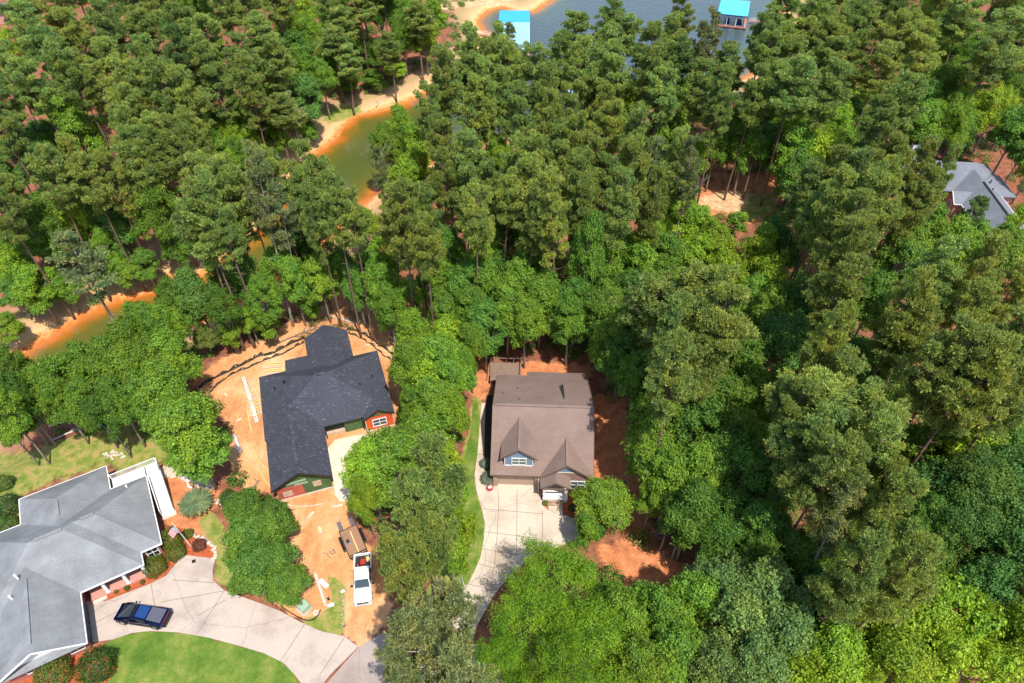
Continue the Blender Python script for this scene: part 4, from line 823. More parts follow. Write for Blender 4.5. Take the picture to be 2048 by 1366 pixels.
# middle right
T("1126 350 40 p;1203 375 46 p;1269 350 44 p;1320 350 38 ps;1380 352 32 ps;1230 420 44 p;1190 470 44 g;1254 446 48 l;1300 400 38 p;1346 420 46 l;1330 460 48 l;1382 461 48 l;1425 500 46 l;1395 520 44 l;1525 502 38 l;1474 438 20 g 6;1459 554 52 l;1536 564 48 l;1300 490 44 l;1500 525 44 l;1565 510 40 d;1580 440 32 t;1587 477 44 t;1555 478 34 t;1689 471 60 p;1630 440 50 p;1689 520 56 p;1664 589 62 p;1740 440 50 p;1843 455 46 g;1807 497 50 g;1894 492 52 g;1850 425 34 g;1941 436 26 pd 16;2034 462 34 l;1997 512 48 g;1950 505 44 g;1869 570 60 p;1946 564 52 p;2000 589 56 py;1792 548 52 d;2033 641 52 d;1817 630 56 p;1920 641 58 p;1740 610 50 d;1390 565 40 g;"
  "1715 335 40 t;1770 370 52 p;1820 360 44 p;1700 384 56 p;1765 420 50 p;1815 405 42 p;1643 379 50 p;1610 400 46 p;1660 430 48 p;1862 372 28 p;1228 512 50 g;1202 564 50 g;1254 600 50 d;1215 620 46 g;1254 666 50 g;1279 545 50 g;1330 520 42 d;1320 570 44 g;1340 610 40 d;1200 690 44 g;1536 641 54 g;1587 615 50 d;1500 610 46 g;1561 690 58 t;1620 650 50 d;1638 690 50 p")
T("1382 615 72 p;1430 668 80 p;1360 680 66 p;1400 720 74 p;1440 632 54 p;1350 780 60 p;1290 700 44 d;1240 720 44 d;1270 760 40 d;1480 730 50 d;1315 850 58 g;1300 905 56 g;1340 960 60 g;1400 860 66 d;1436 800 60 d;1470 880 66 g;1436 930 66 d;1383 964 60 g;1383 1030 66 d;1472 960 66 d;1450 1030 60 d;1302 1000 34 g 11;1325 955 44 g;1368 1040 44 d;1514 1069 66 d;1436 1085 56 d;1540 980 56 d;1545 800 56 g;1500 800 50 g;"
  "1630 823 98 p;1698 800 76 p;1593 900 76 p;1724 875 80 p;1645 954 80 p;1730 940 70 p;1776 975 66 py;1700 1030 62 ps;1776 1043 62 p;1580 830 66 p;1700 740 60 d;1650 745 56 g;1780 800 56 d;1760 740 56 t;1881 729 86 p;1934 765 78 p;1830 690 64 p;2012 702 70 p;2033 780 66 p;1980 830 60 d;1820 800 60 d;1880 850 56 l;1934 896 76 l;1855 902 62 g;1990 900 66 d;1934 991 96 t;1870 990 70 t;2012 975 80 t;1907 1069 90 t;2000 1060 80 t;1840 1060 60 d;2030 870 50 l")
T("1577 1122 60 d;1640 1100 60 d;1510 1130 56 d;1724 1140 68 p;1792 1153 66 p;1850 1140 56 d;1514 1200 92 s;1462 1268 88 s;1567 1270 76 s;1420 1190 60 s;1383 1226 66 g;1285 1228 48 g;1320 1240 66 g;1340 1310 72 g;1420 1340 70 s;1500 1340 76 s;1698 1242 76 l;1803 1226 82 l;1908 1242 82 l;1850 1300 80 l;1776 1330 80 l;1934 1330 80 l;2012 1290 76 l;1960 1185 66 t;2030 1190 70 t;1660 1320 76 l;1620 1200 60 d;1600 1340 76 l;2010 1130 70 t;1260 1260 60 g;1270 1340 66 g;2040 1360 60 l")
# between the driveways and in front of the brown house
T("1115 1172 122 f 14;1065 1262 124 f 15;1170 1290 120 f 16;1120 1360 110 f;1225 1238 50 g;1205 1005 62 g 9;1180 1058 28 g 8;850 985 68 p;845 1060 72 p;825 1120 56 p;870 1120 54 p;790 930 74 g;740 945 52 l;850 900 64 g;730 1000 36 l;885 935 44 l;920 1060 40 l;905 1110 34 l;870 1020 44 g;905 1010 30 l;"
  "815 1270 74 ps;880 1240 70 ps;860 1320 92 ps;925 1330 70 ps;775 1340 60 ps;505 1070 66 d 9;520 1130 68 d 9;490 1020 44 d 8;545 1170 44 d 8;550 1040 44 d 8;1000 1340 70 f")
OWN = {(410, 386): None}
OWNL = {(85, 622, 'l'): 'small airy lime tree on the red bank at the left edge of the cove', (171, 537, 'ps'): 'tall leaning pine with bare trunk over the orange water at far left', (300, 466, 'g'): 'round green tree on one pale bare trunk beside the orange cove',
 (1110, 1170, 'f'): 'huge feathery green tree crown covering the cream driveway, bottom centre', (1205, 1005, 'g'): 'small green tree in front of the porch of the brown house', (380, 865, 'g'): 'broad dark leafy tree on the orange dirt left of the charcoal roof',
 (505, 1070, 'd'): 'deep green tree just below the unfinished house at the left of the trailer', (845, 1060, 'p'): 'dense pine right of the trailer and the white pickup', (1430, 668, 'p'): 'very large round pine crown right of the brown house',
 (1630, 823, 'p'): 'largest pine crown in the middle of the right wood', (1934, 991, 't'): 'big bluish green rounded tree at the right edge', (790, 930, 'g'): 'mid green tree beside the pale gravel pad of the unfinished house',
 (410, 675, 'o'): 'low brownish bush tree at the edge of the orange dirt', (943, 335, 'p'): 'flat topped pine standing over the red bank right of the cove'}
T('640 172 26 g 7;700 164 26 g 7;745 156 24 g 6;792 138 24 l 6;40 548 34 d 9;112 540 28 g 7;250 545 34 g 8;290 528 30 d 9;350 540 34 d 9;405 505 32 g 10;200 470 32 g 11;330 500 30 d 10;560 300 28 g 7;530 320 28 d 7;620 262 20 g 6;500 348 30 d 9;440 350 34 g 10;60 600 26 g 6')
BASES = [(75, 938, 16, 40, 'g', 'leafy tree with a thick pale leaning trunk in the rough grass behind the grey house'), (510, 695, 27, 58, 'p', 'tall pine with long bare reddish trunk behind the unfinished house'), (567, 635, 25, 42, 'p', 'slender pine, next trunk right of the tallest bare one'), (528, 640, 23, 36, 'p', 'thin pine standing between two taller bare trunks by the cove'),
 (664, 594, 24, 46, 'p', 'tall bare trunked pine at the upper end of the red dirt track'), (812, 660, 25, 36, 'p', 'slim pine on red ground right of the charcoal roof'), (874, 654, 25, 42, 'p', 'dark trunked pine above the lime bushes, left of the brown house'),
 (1160, 690, 25, 44, 'd', 'deep green tree with pale trunk just behind the brown roof'), (1283, 832, 24, 78, 'p', 'pine with thick leaning grey trunk right of the brown roof'), (930, 500, 21, 38, 'p', 'short pine on the red slope right of the cove'), (1200, 600, 19, 30, 'ps', 'thin pine among green crowns behind the brown house')]
def add_tree(name, cat, me, x, y, s, sz, color, label, group, rz=None, lean=None):
    lean = lean or ((rnd.uniform(-.045, .045), rnd.uniform(-.045, .045)) if name == 'pine_tree' else None)
    g = ground(x, y); o = empty(name, (x, y, g), rnd.uniform(0, 6.28) if rz is None else rz, label, cat, group); o.scale = (s, s, sz)
    if lean: o.rotation_euler = (lean[0], lean[1], o.rotation_euler[2])
    for nm, m_ in (('crown', me[0]), ('trunk', me[1])):
        c = bpy.data.objects.new(nm, m_); c.color = (*color, 1); c.parent = o; col.objects.link(c)
    return o
def jitc(c, a=.14):
    k = 1 + rnd.uniform(-a, a); h = rnd.uniform(-.10, .10); return (c[0] * k * (1 + h), c[1] * k, c[2] * k * (1 - h))
def place(t):
    u, v, r, ty = t['u'], t['v'], t['r'], t['t']; isp = ty[0] == 'p'
    zt = 21 if isp else 9; g = 0.0; x, y = up(u, v, zt)
    for _ in range(6):
        rm = r * depth(x, y, g + zt) / F
        Ht = t['h'] or ((25 + ((u * 7 + v * 3) % 37) / 37 * 4.5) if isp else min(19, 9 + 1.5 * rm + ((u * 3 + v * 5) % 23) / 23 * 2))
        zt = Ht * (.79 if isp else .62); x, y = up(u, v, g + zt); g = .5 * g + .5 * ground(x, y)
    t.update(x=x, y=y, rm=rm, Ht=Ht); return t
HIDDEN = {(1254, 446), (75, 108), (1470, 208), (1820, 800), (878, 270), (1880, 850), (1000, 262), (260, 780), (1420, 265), (1390, 565), (800, 560), (2040, 1360), (803, -46), (1340, 610), (1716, -46), (2058, -46), (598, -28), (1830, -46), (185, -46), (1110, 440), (1944, -46), (390, -37), (870, 1020), (1982, -28), (680, -46), (1754, -28), (349, -28), (1868, -28), (1548, 178), (40, 548), (2040, 372), (405, 505), (455, 225), (1587, 477), (147, 408), (530, 320), (909, 207), (640, 172), (21, -37), (359, 243), (1190, 470), (60, 440), (-20, -28), (1640, -28), (440, 350), (2030, 870), (1430, 240), (222, 372), (560, 300), (581, 178), (215, 235), (500, 348), (170, 112), (513, -37), (400, 165), (728, 493), (1792, 170), (1690, 25), (345, 160), (952, 493), (513, 230), (171, 150), (215, 290), (1850, 425), (1980, 830), (20, 480), (200, 470), (308, 222), (880, 455), (1740, 20), (555, 500), (427, 222), (767, 385), (135, 370), (60, 600), (2033, 641), (112, 540), (1830, 20), (1850, 285), (720, 500), (215, 340), (1580, 440), (1280, 255), (850, 300), (250, 420), (1167, 550), (1975, 25), (1119, 500), (930, 275), (1390, 225), (1203, 315), (683, 500), (62, 228)}   # stand wholly behind other crowns: nothing of them shows
TREES = [t for t in TREES if (int(t['u']), int(t['v'])) not in HIDDEN]
for t in TREES:
    hq = int(t['u'] * 3 + t['v'] * 11)
    if t['t'] == 'p' and t['v'] < 330 and t['u'] < 1400 and hq % 12 == 0 and not (t['u'], t['v'], 'p') in OWNL: t['t'] = 'gld'[hq % 3]; t['h'] = 19
    place(t)
BASET = []
for u, v, Ht, r, ty, lab in BASES:
    x, y, g = upT(u, v); BASET.append(dict(x=x, y=y, rm=r * depth(x, y, g + Ht * .8) / F, Ht=Ht, t=ty, label=lab, u=u, v=v - 200, r=r))
# nothing may grow through a house or stand in open water, on a drive or on the site
KEEP = [np.array([up(*p, 0) for p in q]) for q in (
    [(975, 740), (1200, 730), (1215, 985), (1100, 1035), (1060, 1080), (975, 1080), (950, 950)], [(30, 935), (300, 925), (355, 1040), (440, 1120), (640, 1250), (600, 1366), (-60, 1400), (-60, 1000)])]
KEEPW = [np.array([(80, 98), (92, 98), (97, 118), (95, 127), (72, 128), (70, 113), (80, 112)], float)]
siteK = P2([(460, 760), (560, 690), (640, 640), (760, 690), (790, 800), (790, 880), (650, 1000), (640, 1170), (745, 1180), (740, 1270), (620, 1200), (600, 1020), (540, 1000), (470, 900)])
def bad(x, y, fam):
    P = np.array([(x, y)])
    if sdf(P, wp)[0] < .6: return 1
    for q in KEEP + KEEPW + [siteK]:
        if inside(P, q)[0]: return 2
    return 0
def fix(t):
    """move a stem that would stand in water or in a building to the nearest free ground, in world space"""
    if not bad(t['x'], t['y'], t['t']): return True
    for rad in (1.5, 3, 4.5, 6, 8):
        for a in range(12):
            x = t['x'] + rad * math.cos(a * .5236); y = t['y'] + rad * math.sin(a * .5236)
            if not bad(x, y, t['t']): t['x'], t['y'] = x, y; return True
    return False
kept = []
for t in TREES + BASET:
    if fix(t): kept.append(t)
    else: print('dropped tree', t['u'], t['v'], t['t'])
# labels: region, strip, kind, order from the left
byk = {}
for t in kept:
    own = t.get('label') or OWNL.get((t['u'], t['v'], t['t']))
    if own: t['label'] = own; continue
    rg, st = region(t['u'], t['v']); t['rg'] = (rg, int(max(0, st)) + 1, t['t']); byk.setdefault(t['rg'], []).append(t)
for (rg, st, ty), L in byk.items():
    L.sort(key=lambda t: t['u'])
    for i, t in enumerate(L):
        t['label'] = LOOK[ty] + (' alone' if len(L) == 1 else ', ' + NUMW[min(i, 14)] + ' from left') + ' in ' + (NUMW[st - 1] + ' row, ' if rg[:3] != 'top' else '') + rg
for i, t in enumerate(kept):
    ty = t['t']; h = int(t['u'] * 13 + t['v'] * 7); isp = ty[0] == 'p'; rm = t['rm']
    if isp:
        if ty == 'ps': me, R0, H0 = PINES_SP[h % 2], 4.2, 26
        elif rm > 5.2: me, R0, H0 = PINEL[h % 3], 6.5, 27
        else: me, R0, H0 = PINES[h % 6], 4.5, 27
    elif ty == 'f': me, R0, H0 = FEATH[0], 8.0, 15
    elif rm < 1.9: me, R0, H0 = SMALL[h % 2], 2.0, 5
    elif ty == 'l' and h % 3 == 0: me, R0, H0 = BROADT[h % 2], 4.5, 12
    elif rm > 4.6: me, R0, H0 = BROADL[h % 3], 6.5, 15
    else: me, R0, H0 = BROAD[h % 5], 4.0, 12
    add_tree('pine_tree' if isp else 'leafy_tree', 'pine tree' if isp else 'tree', me, t['x'], t['y'], rm / R0 * 1.0, t['Ht'] / H0, jitc(COLS[ty], .2), t['label'], ('pine trees' if isp else 'leafy trees'), h % 628 / 100)
print('trees', len(kept))

# undergrowth on the forest floor, where nobody could count it
def undergrowth():
    rs = np.random.RandomState(5); n = 7500; P = np.stack([rs.uniform(-115, 140, n), rs.uniform(24, 255, n)], 1)
    fr = (np.abs(P[:, 0]) < 20 + .82 * P[:, 1]); P = P[fr]; d = sdf(P, wp); k_ = d > 7.5
    for q in KEEP + KEEPW + [site, site2, grassA, grassC, grassD, siteK] + clay[:5] + clay[8:]: k_ &= ~inside(P, q)
    for q in ([(150, 1250), (700, 1250), (760, 1366), (700, 1700), (100, 1700)], [(925, 780), (1010, 780), (1010, 980), (1200, 1030), (1190, 1110), (1050, 1180), (970, 1330), (860, 1400), (700, 1400), (700, 1240), (860, 1230), (900, 1140), (940, 1000)], [(300, 900), (420, 900), (450, 1060), (330, 1100)]):
        k_ &= ~inside(P, np.array([up(*p, 0) for p in q]))
    P = P[k_]; out = []
    for x, y in P:
        r_ = rs.uniform(.6, 1.9); m = int(120 * r_); d = sph(rs, m, -.1); c_ = np.array([x, y, ground(x, y) + .25]); p = c_ + d * r_ * rs.uniform(.5, 1, (m, 1)) * np.array([1, 1, 1.05])
        out.append(leaf_quads(p, d + np.array([0, 0, .6]), rs.uniform(.20, .36, m), rs, .75, .5))
    o = quads('undergrowth', np.concatenate(out), M['leaf']); o.color = (.10, .22, .032, 1); tag(o, 'low green undergrowth covering the forest floor between the trunks', 'undergrowth', None, 'stuff')
undergrowth()

# ------------------------------------------------------------------ shrubs and garden plants
def ball(seed, n=2600, leaf=.10, flat=.9):
    rs = np.random.RandomState(seed); d = sph(rs, n, -.6); a = np.arctan2(d[:, 1], d[:, 0]); b = 1 + .08 * np.sin(4 * a + 3 * d[:, 2]) + .05 * np.sin(9 * a - 5 * d[:, 2])
    p = d * (b * rs.uniform(.8, 1.02, n))[:, None] * np.array([1, 1, flat]) + np.array([0, 0, flat * .8]); me = proto_mesh(leaf_quads(p, d + np.array([0, 0, .5]), rs.uniform(.7, 1.3, n) * leaf, rs, .8, .45), M['leaf'], 'foliage')
    mb = MB(); mb.tube([(0, 0, -.2), (0, 0, flat * .8)], [.09, .05], 6); [mb.tube([(0, 0, .2), (math.cos(i) * .5, math.sin(i) * .5, flat)], [.04, .015], 4, False) for i in range(5)]
    return me, mesh_of(mb, M['bark_grey'], 'stem')
BALLS = [ball(400), ball(401)]
def shrub(u, v, r, color, label, i=0, name='shrub', grp='shrubs around the houses', hz=1.0):
    x, y, g = upT(u, v); rm = r * depth(x, y, g + 1) / F; x, y = up(u, v, g + rm * .8); o = empty(name, (x, y, g), rnd.uniform(0, 6), label, 'shrub', grp); o.scale = (rm, rm, rm * hz)
    for nm, me in zip(('foliage', 'stem'), BALLS[i % 2]): c = bpy.data.objects.new(nm, me); c.color = (*color, 1); c.parent = o; col.objects.link(c)
    return o
shrub(343, 1080, 22, (.15, .19, .025), 'big rounded olive clipped shrub by the corner of the grey house', 0, hz=1.3); shrub(350, 1102, 20, (.12, .17, .025), 'clipped shrub nearest the top of the concrete drive of the grey house', 1)
shrub(376, 1067, 11, (.13, .18, .02), 'small round clipped shrub beside the flagpole', 1); shrub(308, 1131, 23, (.12, .17, .025), 'round green shrub beside the white column of the red porch', 0)
shrub(398, 1089, 14, (.16, .07, .05), 'dark reddish twiggy shrub in the stone edged bed', 1); shrub(190, 1330, 36, (.055, .12, .02), 'large dark green shrub at the corner of the curved lawn', 0); shrub(104, 1346, 34, (.12, .19, .03), 'yellow green shrub against the front of the grey house, bottom left', 1)
shrub(456, 994, 18, (.07, .15, .03), 'small green bush on the dirt beside the pampas grass', 0); shrub(232, 1182, 5, (.13, .18, .03), 'smallest of the low plants in front of the red porch, on the left', 0); shrub(254, 1176, 6, (.08, .16, .03), 'low plant in front of the middle of the red porch', 1); shrub(285, 1164, 5, (.1, .17, .03), 'low plant in front of the right end of the red porch', 0)
shrub(970, 926, 11, (.22, .28, .19), 'silvery shrub on the left of the brown house, nearer the ridge', 0); shrub(976, 955, 15, (.22, .27, .18), 'silvery shrub at the garage corner of the brown house', 1); shrub(980, 880, 10, (.06, .12, .05), 'dark shrub along the shaded left wall of the brown house', 1)
shrub(1144, 1015, 8, (.05, .11, .02), 'dark shrub in the red mulch right of the porch steps', 0); shrub(1090, 1006, 6, (.15, .22, .03), 'spiky green plant left of the porch steps', 1);
shrub(12, 1010, 26, (.05, .11, .025), 'dark shrub at the left edge beside the grey house roof', 1); shrub(14, 1048, 22, (.09, .17, .03), 'green shrub at the left edge, lower of two', 0); shrub(8, 965, 18, (.10, .17, .03), 'pale green bush in the rough grass at the left edge', 1)
shrub(757, 168, 16, (.13, .20, .02), 'yellow green bush at the edge of the sand bank', 0); shrub(1247, 964, 4, (.25, .38, .27), 'tiny pale green bush on red soil right of the brown house', 1)
# pampas grass
def pampas():
    x, y, g = upT(398, 1016); rs = np.random.RandomState(9); n = 2600; a = rs.uniform(0, 6.283, n); L = rs.uniform(1.2, 2.3, n); out = []
    segs = 3; base = np.stack([rs.normal(0, .18, n), rs.normal(0, .18, n), np.zeros(n)], 1); lean = rs.uniform(.25, 1.1, n)
    def pt(t): rr = L * np.sin(lean * t * 1.2) * 1.0; zz = L * (np.sin(t * 1.9) * .75) * np.cos(lean * .5); return base + np.stack([np.cos(a) * rr * t, np.sin(a) * rr * t, zz], 1)
    S = np.stack([-np.sin(a), np.cos(a), np.zeros(n)], 1) * .035
    for i in range(segs):
        p, q = pt(i / segs), pt((i + 1) / segs); out.append(np.stack([p - S, p + S, q + S, q - S], 1))
    o = empty('pampas_grass', (x, y, g), 0, 'round clump of grey green arching pampas grass beside the deck stairs', 'ornamental grass')
    c = quads('blades', np.concatenate(out), M['leaf'], o); c.color = (.22, .29, .14, 1); mb = MB(); [mb.tube([(0, 0, 0), (math.cos(t) * .25, math.sin(t) * .25, .4)], [.06, .03], 5, False) for t in (0, 1.3, 2.6, 3.9, 5.1)]; mb.build('root_crown', M['palewood'], o)
pampas()
# ------------------------------------------------------------------ flagpole with flag
x, y, g = upT(383, 1094)
fp = empty('flagpole', (x, y, g), 0, 'leaning white flagpole beside the clipped shrubs of the grey house', 'flagpole'); mb = MB(); mb.tube([(0, 0, 0), (-.5, .1, 5.0)], [.05, .03], 8); mb.build('pole', M['white'], fp); mb = MB(); mb.tube([(-.5, .1, 5.0), (-.51, .1, 5.14)], [.07, .04], 8); mb.build('finial', M['yellow'], fp)
fl = empty('flag', (x - .46, y + .1, g + 4.6), R(188), 'drooping red, white and blue striped flag on the leaning pole', 'flag')
M['fred'] = mat('flag_red', (.45, .03, .05), .8); M['fblue'] = mat('flag_blue', (.03, .05, .22), .8); M['fwhite'] = mat('flag_white', (.75, .72, .72), .8)
mb = MB(); nx, nz = 12, 13; Lf, Hf = 1.9, 1.5
def fpnt(i, j): s = i / nx; return (Lf * s * .62, .16 * math.sin(s * 9 + j * .12) * (.3 + s), -j / nz * Hf - s * 1.25)
for j in range(nz):
    for i in range(nx):
        mb.cur = 2 if (j < 7 and i < 5) else (0 if j % 2 == 0 else 1); mb.poly([fpnt(i, j), fpnt(i + 1, j), fpnt(i + 1, j + 1), fpnt(i, j + 1)])
cl = mb.build('cloth', [M['fred'], M['fwhite'], M['fblue']], fl)
s_ = cl.modifiers.new('thickness', 'SOLIDIFY'); s_.thickness = .012
mb = MB()
for a in range(9):
    for b in range(5 if a % 2 else 6):
        i_ = .35 + (b + (.5 if a % 2 else 0)) * .8; p = fpnt(i_, .5 + a * .72); mb.box((p[0], p[1], p[2]), (.035, .03, .035), 0, .78)
mb.build('stars', M['fwhite'], fl)

# ------------------------------------------------------------------ white pickup
def wheel(par, x, y, r, w_, side, name='wheel'):
    t = MB(); n = 20; t.tube([(x, y - w_ / 2, r), (x, y + w_ / 2, r)], r, n); o = t.build(name, M['rubber'], par, False)
    m_ = MB(); s = 1 if side > 0 else -1; m_.tube([(x, y + s * (w_ / 2 - .02), r), (x, y + s * (w_ / 2 + .012), r)], r * .62, 14); m_.build('rim', M['metal'], o); return o
def ring(x, hw, z0, z1, tum=0.06, c=.08):
    """closed section of a car body at x"""
    return [(x, -hw + .1, z0), (x, hw - .1, z0), (x, hw, z0 + .12), (x, hw, (z0 + z1) / 2), (x, hw - tum, z1 - c), (x, hw - tum - c, z1), (x, -hw + tum + c, z1), (x, -hw + tum, z1 - c), (x, -hw, (z0 + z1) / 2), (x, -hw, z0 + .12)]
p0, p1 = up(727, 1206, .4), up(727, 1118, .4); yaw = math.atan2(p0[1] - p1[1], p0[0] - p1[0]); cx, cy = (p0[0] + p1[0]) / 2, (p0[1] + p1[1]) / 2
pk = empty('pickup_truck', (cx, cy, .0), yaw, 'white crew cab pickup on the orange dirt with tools in its bed', 'pickup truck')
mb = MB(); mb.loft([ring(2.93, .86, .5, .95), ring(2.88, .97, .42, 1.12), ring(2.2, 1.0, .42, 1.20), ring(1.1, 1.0, .42, 1.26), ring(.8, 1.0, .42, 1.24), ring(-.95, 1.0, .42, 1.22)]); mb.build('body', M['carwhite'], pk, True, .0).data.polygons.foreach_set('use_smooth', [False] * 0 or [True] * len(pk.children[0].data.polygons))
mb = MB()   # open bed with walls
mb.box((-1.93, 0, .62), (1.96, 1.9, .3)); mb.box((-1.93, .93, .97), (1.96, .12, .52)); mb.box((-1.93, -.93, .97), (1.96, .12, .52)); mb.build('bed', M['carwhite'], pk, False, .02)
mb = MB(); mb.box((-2.92, 0, .92), (.09, 1.8, .55)); mb.build('tailgate', M['carwhite'], pk, False, .02)
mb = MB(); mb.box((-1.93, 0, .785), (1.85, 1.7, .03)); mb.build('bed_liner', M['dkmetal'], pk)
def cab_ring(x, hw, z0, z1): return [(x, -hw, z0), (x, hw, z0), (x, hw * .82, z1), (x, -hw * .82, z1)]
mb = MB(); mb.loft([cab_ring(1.25, .93, 1.2, 1.24), cab_ring(.55, .95, 1.2, 1.84), cab_ring(.1, .95, 1.2, 1.90), cab_ring(-.65, .95, 1.2, 1.88), cab_ring(-.98, .94, 1.2, 1.80), cab_ring(-1.02, .94, 1.2, 1.22)]); mb.build('cab', M['carwhite'], pk, False, .04)
mb = MB(); mb.poly([(1.21, -.80, 1.295), (1.21, .80, 1.295), (.60, .72, 1.835), (.60, -.72, 1.835)]); o = mb.build('windshield', M['carglass'], pk); s_ = o.modifiers.new('t', 'SOLIDIFY'); s_.thickness = .03; s_.offset = 0
mb = MB(); mb.poly([(-1.02, -.72, 1.3), (-1.02, .72, 1.3), (-1.005, .66, 1.72), (-1.005, -.66, 1.72)]); o = mb.build('rear_window', M['glass'], pk); s_ = o.modifiers.new('t', 'SOLIDIFY'); s_.thickness = .03
for s in (-1, 1):
    mb = MB()
    for a, b in ((.78, -.0), (-.08, -.82)): mb.poly([(a + .2 * (a > .5), s * .955, 1.28), (b, s * .955, 1.28), (b, s * .83, 1.78), (a - .12 * (a > .5), s * .83, 1.78)])
    o = mb.build('side_window', M['glass'], pk); q = o.modifiers.new('t', 'SOLIDIFY'); q.thickness = .03; q.offset = 0
    mb = MB(); mb.box((.95, s * 1.16, 1.3), (.16, .26, .24)); mb.bar((.95, s * .95, 1.22), (.95, s * 1.1, 1.25), .06); mb.build('mirror', M['black'], pk, False, .03)
    mb = MB(); mb.box((2.84, s * .80, .98), (.14, .28, .2)); mb.build('headlight', M['glass_green'], pk, False, .02)
    mb = MB(); mb.box((-2.95, s * .9, .98), (.06, .12, .38)); mb.build('tail_light', M['red'], pk)
    for xx in (1.95, -1.85): wheel(pk, xx, s * .86, .41, .28, s)
mb = MB(); mb.box((2.915, 0, .90), (.06, 1.28, .34)); gr = mb.build('grille', M['dkmetal'], pk, False, .02); mb = MB(); mb.box((2.955, 0, .93), (.02, .36, .08)); mb.build('emblem', M['metal'], gr); mb = MB(); mb.box((2.95, 0, .56), (.16, 1.86, .2)); mb.build('bumper', M['metal'], pk, False, .03); mb = MB(); mb.box((-3.02, 0, .55), (.14, 1.84, .18)); mb.build('rear_bumper', M['metal'], pk, False, .03)
mb = MB(); mb.box((1.24, 0, 1.262), (.1, 1.66, .02)); mb.build('cowl', M['black'], pk); mb = MB(); mb.box((2.86, 0, 1.09), (.03, 1.6, .03)); [mb.box((1.95, s * .84, 1.225), (1.5, .015, .012)) for s in (-1, 1)]; [mb.bar((x_, s * 1.003, .55), (x_, s * 1.003, 1.2), .02) for s in (-1, 1) for x_ in (.98, .03, -.88)]; mb.build('panel_gap', M['black'], pk)
def on_truck(lx, ly, lz): c, s = math.cos(yaw), math.sin(yaw); return (cx + lx * c - ly * s, cy + lx * s + ly * c, lz)
e = empty('generator', on_truck(-1.9, .05, .8), yaw, 'red machine lying in the bed of the white pickup', 'generator'); mb = MB(); mb.box((0, 0, .26), (.62, .6, .42)); mb.build('engine_block', M['red'], e, False, .04); mb = MB(); mb.tube([(-.38, -.35, .1), (-.38, -.35, .6), (.38, -.35, .6), (.38, -.35, .1)], .025, 6); mb.tube([(-.38, .35, .1), (-.38, .35, .6), (.38, .35, .6), (.38, .35, .1)], .025, 6); mb.build('tube_frame', M['dkmetal'], e); mb = MB(); mb.tube([(0, .3, .25), (0, .36, .25)], .17, 14); mb.build('flywheel_cover', M['black'], e)
e = empty('fuel_can', on_truck(-1.55, -.55, .8), yaw, 'small red fuel can by the side wall of the pickup bed', 'fuel can'); mb = MB(); mb.box((0, 0, .18), (.3, .2, .36)); mb.build('can_body', M['red'], e, False, .03); mb = MB(); mb.tube([(.1, 0, .36), (.16, 0, .48)], [.03, .02], 6); mb.build('spout', M['yellow'], e)
e = empty('toolbox', on_truck(-1.12, 0, .8), yaw, 'black tool chest across the pickup bed behind the cab', 'toolbox'); mb = MB(); mb.box((0, 0, .2), (.4, 1.6, .4)); mb.build('chest', M['black'], e, False, .02); mb = MB(); mb.box((0, 0, .42), (.42, 1.64, .05)); mb.build('lid', M['dkmetal'], e, False, .01)
e = empty('wooden_crate', on_truck(-2.3, .55, .8), yaw + .3, 'small wooden crate in the back corner of the pickup bed', 'crate'); mb = MB(); [mb.box((0, s * .2, .05 + .1 * i), (.5, .02, .08)) for s in (-1, 1) for i in range(3)]; [mb.box((s * .24, 0, .05 + .1 * i), (.02, .38, .08)) for s in (-1, 1) for i in range(3)]; mb.build('slats', M['lumber'], e); mb = MB(); mb.box((0, 0, .01), (.46, .38, .02)); mb.build('bottom', M['lumber'], e)

# ------------------------------------------------------------------ utility trailer
fa = np.array(up(717, 1108, .6)); ra = np.array(up(696, 1058, .6)); d = ra - fa; tyaw = math.atan2(-d[1], -d[0]); c_ = (fa + ra) / 2; Lt = float(np.hypot(*d)) + .1
tr = empty('utility_trailer', (c_[0], c_[1], 0), tyaw, 'open wooden decked utility trailer hitched behind the white pickup', 'trailer'); W = 2.0; h = Lt / 2
mb = MB(); mb.box((0, 0, .58), (Lt, W, .06)); mb.build('deck', M['deckwood'], tr)
mb = MB(); [mb.box((0, s * (W / 2 + .04), .56), (Lt, .08, .14)) for s in (-1, 1)]; [mb.box((s * (h + .04), 0, .56), (.08, W + .16, .16)) for s in (-1, 1)]; mb.build('frame', M['dkmetal'], tr)
mb = MB()
for s in (-1, 1):
    mb.bar((-h, s * (W / 2 + .04), 1.0), (h, s * (W / 2 + .04), 1.0), .06)
    for i in range(6): xx = -h + Lt * i / 5; mb.bar((xx, s * (W / 2 + .04), .6), (xx, s * (W / 2 + .04), 1.0), .05)
mb.bar((h, -W / 2, 1.0), (h, W / 2, 1.0), .07, .1); mb.build('side_rail', M['dkmetal'], tr)
mb = MB(); mb.bar((h, -W / 2, .52), (h + 1.15, 0, .5), .09); mb.bar((h, W / 2, .52), (h + 1.15, 0, .5), .09); mb.bar((h, 0, .52), (h + 1.3, 0, .5), .09); mb.bar((h + .9, 0, .05), (h + .9, 0, .8), .07); mb.build('tongue', M['dkmetal'], tr)
